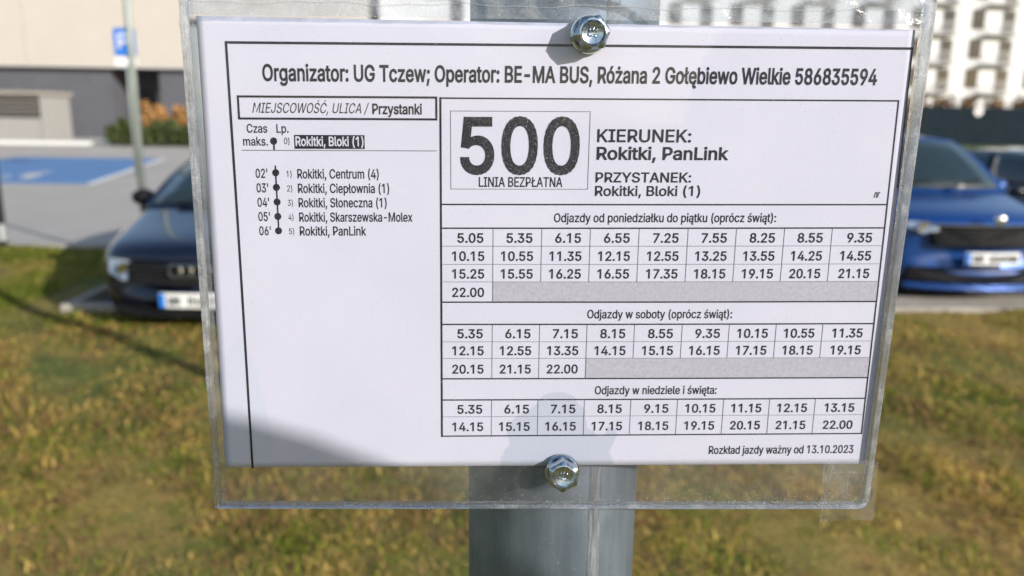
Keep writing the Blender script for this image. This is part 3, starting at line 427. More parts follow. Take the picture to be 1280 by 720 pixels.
# ------------------------------------------------------------------ bus stop pole
PX, PR, PYC = 0.0058, 0.0445, 0.0515
def mat_zinc():
    k = NT('zinc_tube'); v = k.co((1, 1, 0.12)); v2 = k.co()
    st = k.noise(v, 90, 4, 0.6); sp = k.noise(v2, 620, 3, 0.65); bl = k.noise(v2, 18, 4, 0.6)
    c = k.mix(k.ramp(st, [(0.3, 0), (0.7, 1)]), (0.13, 0.165, 0.205), (0.205, 0.245, 0.29))
    c = k.mix(k.ramp(bl, [(0.45, 0), (0.75, 0.45)]), c, (0.33, 0.37, 0.395))
    c = k.mix(k.ramp(sp, [(0.64, 0), (0.74, 0.55)]), c, (0.46, 0.49, 0.51))
    r = k.ramp(bl, [(0.3, 0.42), (0.7, 0.60)])
    return k.done(k.pbr(c, r, 0.62, k.bump(sp, 0.15, 0.001)))
M['zinc'] = mat_zinc()
pole = empty('bus_stop_pole', (PX, PYC, 0))
m = MB(); m.lathe([(PR, 0.0), (PR, 3.2), (PR-0.003, 3.204), (0.0005, 3.206)], (0, 0, 0), 'z', 72); auto_smooth(m.build('tube', M['zinc'], pole))
m = MB()
a0 = math.radians(-90+22)
for da, rr in ((-0.052, 0.0), (-0.03, 0.0006), (0.0, 0.0002), (0.03, 0.0007), (0.052, 0.0)): pass
rows = []
for z in np.linspace(0, 3.2, 161):
    j = 0.006*math.sin(z*61)+0.004*math.sin(z*133)
    rows.append([((PR+rr)*math.cos(a0+da+j*w), (PR+rr)*math.sin(a0+da+j*w), z) for da, rr, w in ((-0.085, -0.0003, 0), (-0.06, 0.0005, 1), (-0.02, 0.0003, 1), (0.025, 0.0007, 1), (0.07, 0.0004, 1), (0.095, -0.0003, 0))])
nr = 6; m.add([p for r in rows for p in r], [(i*nr+q, i*nr+q+1, (i+1)*nr+q+1, (i+1)*nr+q) for i in range(len(rows)-1) for q in range(nr-1)])
k = NT('zinc_weld'); v = k.co((1.6, 1.6, 0.16)); n1 = k.noise(v, 300, 5, 0.75)
m.build('weld_seam', k.done(k.pbr(k.ramp(n1, [(0.36, (0.10, 0.115, 0.13)), (0.72, (0.33, 0.35, 0.365))]), 0.6, 0.45, k.bump(n1, 0.5, 0.001))), pole, smooth=True)
m = MB(); m.lathe([(PR+0.02, 0.07), (PR+0.02, 0.10), (PR, 0.105)], (0, 0, 0), 'z', 40); m.build('ground_collar', M['zinc'], pole, smooth=True)
tag(pole, 'round galvanised steel bus stop pole behind the timetable', 'pole')

# ------------------------------------------------------------------ timetable sheet
mm = 0.001
def wave(x, z):                                # gentle undulation of the sheet, millimetres, towards the viewer
    return 0.35*math.sin(x/47.0+0.6)*math.cos(z/60.0) + 0.25*math.sin(z/38.0+x/90.0)
def slope(z): return 0.003 + 0.006*min(1, max(0, (z+55)/65.0))
def S(x, z, lift=0.0):                         # print position (mm) -> scene
    return (x*mm, (-0.9-wave(x, z)-lift)*mm, BZ + (z+slope(z)*(x+50))*mm)
def mat_paper():
    k = NT('damp_paper'); tc = k.n('TexCoord'); v = tc.outputs['Object']
    fib = k.noise(v, 900, 4, 0.6); cloud = k.noise(v, 22, 3, 0.5)
    nz = k.n('TexNoise'); nz.inputs['Scale'].default_value = 48; nz.inputs['Detail'].default_value = 3; k.set(nz.inputs['Vector'], v)
    sub = k.n('VectorMath', operation='SUBTRACT'); k.set(sub.inputs[0], nz.outputs['Color']); sub.inputs[1].default_value = (0.5, 0.5, 0.5)
    scl = k.n('VectorMath', operation='SCALE'); k.set(scl.inputs[0], sub.outputs[0]); scl.inputs['Scale'].default_value = 0.020
    add = k.n('VectorMath', operation='ADD'); k.set(add.inputs[0], v); k.set(add.inputs[1], scl.outputs[0])
    def blob(cx, cz, rx, rz, soft=0.06):
        mp = k.n('Mapping'); mp.vector_type = 'TEXTURE'; mp.inputs['Location'].default_value = (cx*mm, 0, BZ+cz*mm); mp.inputs['Scale'].default_value = (rx*mm, 1, rz*mm)
        k.set(mp.inputs[0], add.outputs[0]); ln = k.n('VectorMath', operation='LENGTH')
        sx = k.n('SeparateXYZ'); k.set(sx.inputs[0], mp.outputs[0]); cb = k.n('CombineXYZ'); k.set(cb.inputs[0], sx.outputs[0]); k.set(cb.inputs[2], sx.outputs[2])
        k.set(ln.inputs[0], cb.outputs[0])
        return k.ramp(ln.outputs['Value'], [(1.0-soft, 1), (1.0, 0)])
    def mx(a, b): return k.math('MAXIMUM', a, b)
    st = mx(mx(blob(3, -95, 27, 20), blob(2, -74, 12, 14)), mx(blob(-12, -82, 9, 9), blob(22, -84, 10, 8)))
    dry = blob(21, -76, 4.0, 7)
    st = k.math('MULTIPLY', st, k.math('SUBTRACT', 1.0, dry))
    edge = mx(mx(blob(-141, -97, 13, 62), blob(-120, -101, 60, 6)), blob(-133, -70, 6, 20))
    c = k.ramp(cloud, [(0.3, (0.590, 0.590, 0.685)), (0.7, (0.630, 0.627, 0.72))])
    c = k.mix(k.math('MULTIPLY', fib, 0.10), c, (0.50, 0.505, 0.56))
    c = k.mix(k.math('MULTIPLY', st, 0.85), c, (0.46, 0.49, 0.585))
    c = k.mix(k.math('MULTIPLY', edge, 0.45), c, (0.52, 0.575, 0.67))
    return k.done(k.pbr(c, 0.8, 0, k.bump(fib, 0.08, 0.0004), spec=0.25))
def mat_toner(name, wear):
    k = NT(name); v = k.co(); n1 = k.noise(v, 2600, 2, 0.6)
    c = k.ramp(n1, [(0.60, (0.008, 0.008, 0.015)), (0.70, (0.010+wear, 0.010+wear, 0.018+wear))])
    return k.done(k.pbr(c, 0.6, spec=0.3))
M['paper'] = mat_paper(); M['toner'] = mat_toner('toner', 0.08); M['toner_worn'] = mat_toner('worn_toner', 0.35)
M['toner_thin'] = plain('thin_rule_print', (0.16, 0.16, 0.175), 0.7, var=0.25, scale=300); M['grey_print'] = plain('grey_print', (0.43, 0.42, 0.475), 0.8, var=0.10, scale=700)
sheet = empty('timetable_sheet', (0, 0, 0))
m = MB(); nx, nz = 96, 64
def sheet_pt(i, j):
    x = -148.5+297.0*i/nx; z = -97.65+195.3*j/nz; return (x*mm, (-0.9-wave(x, z))*mm, BZ+z*mm)
m.add([sheet_pt(i, j) for j in range(nz+1) for i in range(nx+1)], [(j*(nx+1)+i, j*(nx+1)+i+1, (j+1)*(nx+1)+i+1, (j+1)*(nx+1)+i) for j in range(nz) for i in range(nx)])
pp = m.build('paper', M['paper'], sheet, smooth=True)
sm = pp.modifiers.new('thickness', 'SOLIDIFY'); sm.thickness = 0.0001; sm.offset = -1.0
tag(sheet, 'white printed bus timetable sheet of line 500 inside the clear pocket', 'timetable')
LIFT = 0.14
def rule(mb, x0, z0, x1, z1, w):              # printed line, split so that it follows the sheet
    L = math.hypot(x1-x0, z1-z0); n = max(1, int(L/4)); nx_, nz_ = -(z1-z0)/L*w/2, (x1-x0)/L*w/2
    ex, ez = (x1-x0)/L*w/2*0.98, (z1-z0)/L*w/2*0.98; x0, z0, x1, z1 = x0-ex, z0-ez, x1+ex, z1+ez
    vs = []
    for i in range(n+1):
        t = i/n; x, z = x0+(x1-x0)*t, z0+(z1-z0)*t; vs += [S(x-nx_, z-nz_, LIFT), S(x+nx_, z+nz_, LIFT)]
    mb.add(vs, [(2*i, 2*i+2, 2*i+3, 2*i+1) for i in range(n)])
def block(mb, x0, z0, x1, z1, lift):
    n = max(1, int((x1-x0)/4)); k_ = max(1, int((z1-z0)/4)); 
    mb.add([S(x0+(x1-x0)*i/n, z0+(z1-z0)*j/k_, lift) for j in range(k_+1) for i in range(n+1)], [(j*(n+1)+i, j*(n+1)+i+1, (j+1)*(n+1)+i+1, (j+1)*(n+1)+i) for j in range(k_) for i in range(n)])
_cache = {}
def text(mb, s, x0, x1, z, cap, wt='r', ital=False, lift=LIFT, off=0.0):
    key = (s, wt)
    if key not in _cache: _cache[key] = text_mesh(s, WEIGHT[wt])
    vs, fs = _cache[key]; a = min(v[0] for v in vs); b = max(v[0] for v in vs); k_ = cap/0.509
    sh = 0.2*cap if ital else 0
    sx = (x1-x0-sh)/(b-a)
    # text runs level with the print: remove the run's mean slope so that its ends sit where they were measured
    zm = slope(z)*((x0+x1)/2+50)
    mb.add([S(x0+(v[0]-a)*sx+(v[1]*k_*0.2 if ital else 0), z-zm+v[1]*k_, lift+0.005*v[2]) for v in vs], fs)
def dot(mb, x, z, r): 
    mb.add([S(x+r*math.cos(2*PI*i/20), z-slope(z)*(x+50)+r*1.05*math.sin(2*PI*i/20), LIFT+0.01) for i in range(20)], [tuple(range(20))])
def part(mb, name, mat=None): return mb.build(name, mat or M['toner'], sheet)
# frame round the whole print
m = MB(); rule(m, -137.2, 88.4, 148.0, 88.4, 1.0); rule(m, -137.2, 88.4, -136.3, -97.4, 1.0); rule(m, 148.15, 88.2, 148.3, 30, 0.5); part(m, 'outer_frame_line')
m = MB(); text(m, "Organizator: UG Tczew; Operator: BE-MA BUS, Różana 2 Gołębiewo Wielkie 586835594", -123.26, 134.2, 74.0, 6.34, 'm'); part(m, 'heading_text')
m = MB()
for a in ((-133.7, 67.1, -52.2, 67.1), (-133.7, 58.2, -52.2, 58.2), (-133.7, 67.1, -133.7, 58.2), (-52.2, 67.1, -52.2, 58.2)): rule(m, *a, 0.85)
text(m, "MIEJSCOWOŚĆ, ULICA /", -128.1, -80.1, 60.06, 4.06, 'l', True); text(m, "Przystanki", -78.76, -58.2, 60.15, 4.08, 'm'); part(m, 'stop_list_heading')
m = MB()
text(m, "Czas", -130.84, -122.41, 51.8, 3.44); text(m, "Lp.", -118.6, -113.65, 51.9, 3.44); text(m, "maks.", -132.6, -122.4, 46.5, 3.46)
text(m, "0)", -115.7, -113.5, 47.2, 2.64, 'l')
dot(m, -120.02, 48.4, 1.45); rule(m, -120.0, 48.6, -120.0, 45.5, 0.7)
tx = [-76.7, -72.4, -73.6, -62.7, -82.6]
for i, (nm, t) in enumerate(zip(("Rokitki, Centrum (4)", "Rokitki, Ciepłownia (1)", "Rokitki, Słoneczna (1)", "Rokitki, Skarszewska-Molex", "Rokitki, PanLink"), ("02'", "03'", "04'", "05'", "06'"))):
    z = 33.1-6.09*i
    text(m, t, -128.16+0.06*i, -123.3+0.06*i, z, 3.72); text(m, "%d)" % (i+1), -115.35, -113.25, z+0.45, 2.55, 'l'); text(m, nm, -110.8, tx[i], z+0.06, 3.85)
    dot(m, -119.8, 35.3-6.17*i, 1.45)
rule(m, -119.85, 38.6, -119.7, 10.5, 0.6); part(m, 'stop_list')
m = MB(); block(m, -111.5, 45.9, -82.3, 51.6, LIFT); hb = part(m, 'stop_highlight')
m = MB(); text(m, "Rokitki, Bloki (1)", -111.0, -82.75, 46.7, 3.7, 'm', lift=LIFT+0.12); m.build('stop_name', M['paper'], hb)
m = MB(); rule(m, -133.3, 45.2, -52.2, 45.2, 0.3); part(m, 'stop_list_rule', M['toner_thin'])
# right-hand block
XL, XR = -50.5, 144.6
m = MB()
for z in (66.9, 22.6, 12.35, -20.4, -30.5, -55.7, -65.7, -83.0): rule(m, XL, z, XR, z, 0.62)
rule(m, XL, 66.9, XL, -83.0, 0.85); rule(m, XR, 66.9, XR, -83.0, 0.62); part(m, 'table_frame_line')
m = MB(); text(m, "500", -42.3, 8.4, 36.5, 22.4, 'x'); nb = part(m, 'line_number', M['toner_worn'])
m = MB(); text(m, "LINIA BEZPŁATNA", -34.3, 1.43, 30.5, 4.05, 'r'); part(m, 'free_line_text')
m = MB()
for a in ((-46.3, 61.7, 12.4, 61.7), (12.4, 61.7, 12.3, 29.3), (12.3, 29.2, -46.2, 29.2), (-46.2, 29.2, -46.3, 61.7)): rule(m, *a, 0.25)
part(m, 'line_number_box', M['toner_thin'])
m = MB()
text(m, "KIERUNEK:", 15.68, 55.9, 50.0, 5.16, 'r2'); text(m, "Rokitki, PanLink", 15.67, 72.4, 42.7, 5.14, 'm'); text(m, "PRZYSTANEK:", 15.57, 56.9, 33.0, 4.11, 'r2'); text(m, "Rokitki, Bloki (1)", 15.53, 61.2, 27.2, 4.14, 'r2'); text(m, "nr", 138.2, 141.1, 27.4, 3.1, 'r', True)
part(m, 'direction_text')
CX = [XL, -28.0, -6.95, 14.2, 35.5, 57.0, 78.35, 99.75, 121.15, XR]
def table(name, title, tx0, tx1, tz, tcap, rows, zs, bases, cap):
    m = MB(); text(m, title, tx0, tx1, tz, tcap, 'r')
    for r, row in enumerate(rows):
        for c, t in enumerate(row):
            w = 14.0 if len(t) == 5 else 11.2
            xr = CX[c+1]-(3.8 if c else 4.0) - (0.0 if c < 8 else 1.2) + (0.25 if len(t) == 5 else -0.2)
            xr = min(xr, CX[c+1]-3.4); 
            text(m, t, xr-w, xr, bases[r]+slope(bases[r])*(xr-w/2-10), cap, 't')
    o = part(m, name)
    m = MB(); n = len(rows)
    for z in zs[1:-1]: rule(m, XL+0.4, z, XR-0.3, z, 0.22)
    for c in range(1, 9):
        last = n if c <= len(rows[-1]) else n-1
        rule(m, CX[c], zs[0]-0.3, CX[c], zs[last]+0.15, 0.26)
    m.build('grid_rule', M['toner_thin'], o)
    if len(rows[-1]) < 9:
        m = MB(); block(m, CX[len(rows[-1])]+0.25, zs[-1]+0.35, XR-0.35, zs[-2]-0.15, LIFT-0.06); m.build('blank_cell', M['grey_print'], o)
table('weekday_table', "Odjazdy od poniedziałku do piątku (oprócz świąt):", -1.8, 95.5, 15.9, 3.75,
      ["5.05 5.35 6.15 6.55 7.25 7.55 8.25 8.55 9.35".split(), "10.15 10.55 11.35 12.15 12.55 13.25 13.55 14.25 14.55".split(), "15.25 15.55 16.25 16.55 17.35 18.15 19.15 20.15 21.15".split(), ["22.00"]],
      [12.35, 4.5, -3.5, -11.3, -20.4], [6.6, -1.4, -9.3, -17.6], 4.0)
table('saturday_table', "Odjazdy w soboty (oprócz świąt):", 14.1, 79.2, -27.2, 3.75,
      ["5.35 6.15 7.15 8.15 8.55 9.35 10.15 10.55 11.35".split(), "12.15 12.55 13.35 14.15 15.15 16.15 17.15 18.15 19.15".split(), ["20.15", "21.15", "22.00"]],
      [-30.5, -38.5, -46.2, -55.7], [-36.5, -44.4, -53.0], 4.0)
table('sunday_table', "Odjazdy w niedziele i święta:", 18.8, 74.7, -62.9, 3.8,
      ["5.35 6.15 7.15 8.15 9.15 10.15 11.15 12.15 13.15".split(), "14.15 15.15 16.15 17.15 18.15 19.15 20.15 21.15 22.00".split()],
      [-65.7, -73.7, -83.0], [-72.0, -80.4], 4.0)
m = MB(); text(m, "Rozkład jazdy ważny od 13.10.2023", 73.15, 141.6, -92.2, 3.87, 'r'); part(m, 'validity_text')

# ------------------------------------------------------------------ clear plastic pocket
def mat_clear(name, dust=0.05, bump=0.0, bscale=60, tint=(0.975, 0.975, 0.985), milk=0.0, rough=0.03, grime=0.0):
    k = NT(name); v = k.co()
    n1 = k.noise(v, bscale, 4, 0.6); nm = k.bump(n1, bump, 0.004) if bump else None
    tr = k.n('BsdfTransparent'); k.set(tr.inputs[0], tint)
    gl = k.n('BsdfGlossy'); gl.inputs['Roughness'].default_value = rough
    fr = k.n('Fresnel'); fr.inputs[0].default_value = 1.47
    if nm is not None: k.set(gl.inputs['Normal'], nm); k.set(fr.inputs['Normal'], nm)
    ge = k.n('NewGeometry')                   # reflect on the way in only: a thin sheet does not trap light
    base = k.mixs(k.math('MULTIPLY', fr.outputs[0], k.math('SUBTRACT', 1.0, ge.outputs['Backfacing'])), tr.outputs[0], gl.outputs[0])
    df = k.n('BsdfDiffuse'); k.set(df.inputs[0], (0.80, 0.81, 0.82)); tl = k.n('BsdfTranslucent'); k.set(tl.inputs[0], (0.80, 0.81, 0.82))
    white = k.mixs(0.4, df.outputs[0], tl.outputs[0])
    sp = k.ramp(k.noise(v, 950, 2, 0.6), [(0.69, 0), (0.74, 1)])
    cl = k.ramp(k.noise(v, 30, 5, 0.65), [(0.35, 0.15), (0.75, 1)])
    fac = k.math('MULTIPLY', cl, dust)
    fac = k.math('ADD', fac, k.math('MULTIPLY', sp, dust*4))
    if grime:                                 # grit and rub marks gathered along the lower edge and the sides of the cover
        sx = k.n('SeparateXYZ'); k.set(sx.inputs[0], v)
        lowz = k.n('MapRange'); k.set(lowz.inputs[0], sx.outputs[2]); lowz.inputs[1].default_value = BZ-0.106; lowz.inputs[2].default_value = BZ-0.116
        sp2 = k.math('GREATER_THAN', k.math('ADD', k.noise(v, 1100, 3, 0.7), k.math('MULTIPLY', lowz.outputs[0], 0.075)), 0.70)
        sc_ = k.ramp(k.noise(k.co((14, 14, 1.2)), 40, 2, 0.5), [(0.70, 0), (0.76, 1)])
        fac = k.math('ADD', fac, k.math('MULTIPLY', sp2, grime)); fac = k.math('ADD', fac, k.math('MULTIPLY', sc_, grime*0.10))
    if milk: fac = k.math('ADD', fac, k.math('MULTIPLY', k.ramp(k.noise(v, 42, 6, 0.7, 1.5), [(0.38, 0), (0.70, 1)]), milk))
    fac = k.math('MINIMUM', fac, 0.9)
    return k.done(k.mixs(fac, base, white))
M['clear'] = mat_clear('clear_plastic', 0.018, 0.02, 25, grime=0.35)
M['clear_back'] = mat_clear('clear_plastic_back', 0.06)
M['film'] = mat_clear('crumpled_film', 0.16, 0.40, 70, tint=(0.80, 0.86, 0.92), milk=0.40, rough=0.12)  # milk whitens patches of this film in place of glare
M['tape'] = mat_clear('clear_tape', 0.10, 0.25, 120, milk=0.10, rough=0.08)
M['crease'] = mat_clear('tape_crease', 0.30, milk=0.2)
M['scratch'] = plain('scratched_plastic', (0.78, 0.80, 0.82), 0.5, var=0.2, scale=200)
def mat_rim():
    k = NT('plastic_edge'); v = k.co(); n1 = k.noise(v, 90, 4, 0.65)
    nm = k.bump(n1, 0.2, 0.002)
    g = k.pbr((0.90, 0.91, 0.95), k.ramp(n1, [(0.35, 0.10), (0.7, 0.35)]), 0, nm, trans=1.0, ior=1.46)
    d = k.n('BsdfDiffuse'); k.set(d.inputs[0], (0.74, 0.77, 0.80))
    tr = k.n('BsdfTransparent'); k.set(tr.inputs[0], (0.91, 0.92, 0.95))
    s1 = k.mixs(0.25, g, tr.outputs[0])
    return k.done(k.mixs(k.ramp(n1, [(0.45, 0.10), (0.78, 0.40)]), s1, d.outputs[0]))
M['rim'] = mat_rim()
holder = empty('timetable_pocket', (0, 0, 0))
def rounded(c, r, n=6):                       # r may give one radius per corner
    rs_ = r if isinstance(r, (list, tuple)) else [r]*len(c)
    return _rounded(c, rs_, n)
def _rounded(c, rs_, n):                       # rounded polygon through corners c (counter-clockwise)
    out = []
    for i, p in enumerate(c):
        p = Vector(p); r = rs_[i]; a = (Vector(c[i-1])-p).normalized(); b = (Vector(c[(i+1) % len(c)])-p).normalized()
        for k_ in range(n+1):
            t = k_/n; q = (p+a*r)*(1-t)**2 + p*2*t*(1-t) + (p+b*r)*t*t; out.append((q.x, q.y))
    return out
OUT = [(-153.5, -116.6), (150.3, -119.4), (155.2, 113.5), (-154.3, 112.0)]
def sc(poly, y0, y1, mb): mb.prism([(x*mm, BZ+z*mm) for x, z in poly], y0*mm, y1*mm)
m = MB(); sc(rounded([(x*0.992, z*0.992) for x, z in OUT], (0.8, 5, 6, 5)), -3.3, -2.3, m); m.build('front_cover', M['clear'], holder)
m = MB(); sc(rounded([(-153.0, -119.0), (151.2, -121.5), (155.2, 113.5), (-154.3, 112.0)], (1, 5, 6, 5)), 0.6, 1.6, m); m.build('back_plate', M['clear_back'], holder)
def ring(poly_out, poly_in, y0, y1, mb):
    n = len(poly_out); f = lambda p, y: (p[0]*mm, y*mm, BZ+p[1]*mm)
    vs = [f(p, y0) for p in poly_out]+[f(p, y0) for p in poly_in]+[f(p, y1) for p in poly_out]+[f(p, y1) for p in poly_in]
    fs = []
    for i in range(n):
        j = (i+1) % n; fs += [(i, j, n+j, n+i), (2*n+i, 3*n+i, 3*n+j, 2*n+j), (i, 2*n+i, 2*n+j, j), (n+i, n+j, 3*n+j, 3*n+i)]
    mb.add(vs, fs)
IN = [(-151.2, -114.6), (147.6, -117.2), (150.6, 111.2), (-151.6, 109.8)]
m = MB(); ring(rounded(OUT, (1.2, 6, 7, 6)), rounded(IN, (0.8, 4, 5, 4)), -3.9, 0.4, m); o = m.build('edge_rim', M['rim'], holder, bevel=0.0005)
# milky seam strips: the pocket is welded along its sides
m = MB()
for xa, xb, xc, xd in ((-151.0, -148.6, -151.4, -149.6),):
    m.prism([(xa*mm, BZ-0.114), (xb*mm, BZ-0.114), (xd*mm, BZ+0.109), (xc*mm, BZ+0.109)], -2.2*mm, -1.2*mm)
m.build('side_seam', M['tape'], holder)
# crumpled film closing the top; its milky patches are glare put into colour
m = MB(); nx, nz = 260, 14
def film_pt(i, j):
    x = -151+302*i/nx; z = 98.6+13*j/nz
    d = 0.55*math.sin(x/5.3+math.sin(z/3.0)*1.3)*math.sin(x/17.0+0.4)+0.4*math.sin(x/2.6+z/2.2)*math.sin(x/31.0)+0.3*math.sin(z/1.7+x/11)
    return (x*mm, (-4.9-0.5*d)*mm, BZ+(z+0.006*x)*mm)
m.add([film_pt(i, j) for j in range(nz+1) for i in range(nx+1)], [(j*(nx+1)+i, j*(nx+1)+i+1, (j+1)*(nx+1)+i+1, (j+1)*(nx+1)+i) for j in range(nz) for i in range(nx)])
m.build('top_film', M['film'], holder, smooth=True)
m = MB(); m.tube([((x)*mm, -5.3*mm, BZ+(103.6+0.006*x+0.5*math.sin(x/9.0)+0.3*math.sin(x/3.7))*mm) for x in range(-150, 151, 2)], 0.00022, 6); m.build('weld_line', M['crease'], holder, smooth=True)
# strip of clear tape over the lower right corner, with creases
m = MB(); nx, nz = 16, 16
tp = lambda u, w: (127.5+26.0*u-1.2*w, -125.0+30.0*w+0.8*math.sin(u*3))
m.add([(tp(i/nx, j/nz)[0]*mm, (-4.3-0.25*math.sin(i*1.3)*math.sin(j*0.9))*mm, BZ+tp(i/nx, j/nz)[1]*mm) for j in range(nz+1) for i in range(nx+1)], [(j*(nx+1)+i, j*(nx+1)+i+1, (j+1)*(nx+1)+i+1, (j+1)*(nx+1)+i) for j in range(nz) for i in range(nx)])
tpo = m.build('tape_strip', M['tape'], holder, smooth=True)
m = MB()
def line3(pts, r): m.tube([(x*mm, -4.75*mm, BZ+z*mm) for x, z in pts], r*mm, 5)
line3([(130.6, -97.5), (129.8, -104), (128.6, -112), (127.9, -119), (127.2, -125)], 0.10); line3([(127.2, -125), (134, -124.4), (143, -124.0), (150, -123.9), (153.5, -122.6)], 0.07)
line3([(138.5, -103), (138.7, -109), (139.0, -116), (137.4, -122.5)], 0.07); line3([(128.5, -100.5), (136, -99.8), (146, -100.2), (149.5, -101.5), (149.0, -107), (150.0, -113)], 0.06)
m.build('tape_crease', M['crease'], tpo)
# bolts through pocket and pole
def mat_bolt():
    k = NT('zinc_plated_bolt'); v = k.co(); n1 = k.noise(v, 900, 3, 0.6)
    return k.done(k.pbr(k.ramp(n1, [(0.3, (0.36, 0.42, 0.48)), (0.7, (0.55, 0.61, 0.66))]), k.ramp(n1, [(0.3, 0.14), (0.7, 0.26)]), 1.0, k.bump(n1, 0.12, 0.0005)))
M['bolt'] = mat_bolt()
def bolt(x, z, rot, tilt):
    b = MB(); hexr = 0.0074
    def hx(r, y): return [(r*math.cos(rot+i*PI/3), y, r*math.sin(rot+i*PI/3)) for i in range(6)]
    # flange, hexagon, chamfered rim, dished top
    b.lathe([(0.0004, 0.0), (0.0074, 0.0), (0.0074, -0.0010), (0.0068, -0.0016)], (0, 0, 0), 'y', 40)
    r1, r2 = hx(hexr, -0.0015), hx(hexr, -0.0078); b.add(r1+r2, [(i, (i+1) % 6, 6+(i+1) % 6, 6+i) for i in range(6)])
    n = 48; ring_ = []
    def hexrad(t): 
        a = (t-rot) % (PI/3)-PI/6; return hexr*math.cos(PI/6)/math.cos(a)
    pr = []
    for q, y in ((1.0, -0.0078), (None, -0.0088), (0.0050, -0.0089), (0.0043, -0.0078), (0.0020, -0.0072), (0.0001, -0.0071)):
        for i in range(n):
            t = 2*PI*i/n+rot; r = hexrad(t) if q == 1.0 else (0.0057 if q is None else q); pr.append((r*math.cos(t), y, r*math.sin(t)))
    b.add(pr, [(s_*n+i, s_*n+(i+1) % n, (s_+1)*n+(i+1) % n, (s_+1)*n+i) for s_ in range(5) for i in range(n)])
    o = b.build('bolt', M['bolt'], holder); auto_smooth(o, 28)
    o.location = (x*mm, -3.4*mm, BZ+z*mm); o.rotation_euler = tilt
    q = MB()
    for a, c, l, an in ((-1.2, 1.1, 2.0, 1.2), (0.2, 1.3, 2.0, 1.3), (1.5, 0.9, 1.6, 1.1), (-0.4, -1.1, 1.8, 0.2), (1.0, -1.2, 1.5, 2.0), (-1.7, -0.5, 1.2, 1.6)):
        d = Vector((math.cos(an), 0, math.sin(an)))*l*0.5*mm; p0 = Vector((a*mm, -0.0075, c*mm)); q.tube([p0-d, p0+d], 0.0003, 6)
    q.build('grade_mark', M['bolt'], o, smooth=True)
    w = MB(); w.lathe([(0.0005, 0.0004), (0.0079, 0.0004), (0.0079, -0.0005), (0.0005, -0.0005)], (0, 0, 0), 'y', 40); w.build('washer', M['bolt'], o)
    s = MB(); s.lathe([(0.003, 0.0004), (0.003, 0.06)], (0, 0, 0), 'y', 20); s.build('shank', M['bolt'], o)
bolt(10.6, 93.2, 0.15, (0.02, 0, 0.05)); bolt(4.6, -99.2, 0.52, (-0.10, 0, -0.04))
tag(holder, 'clear plastic pocket bolted to the pole, holding the timetable sheet', 'sign holder')

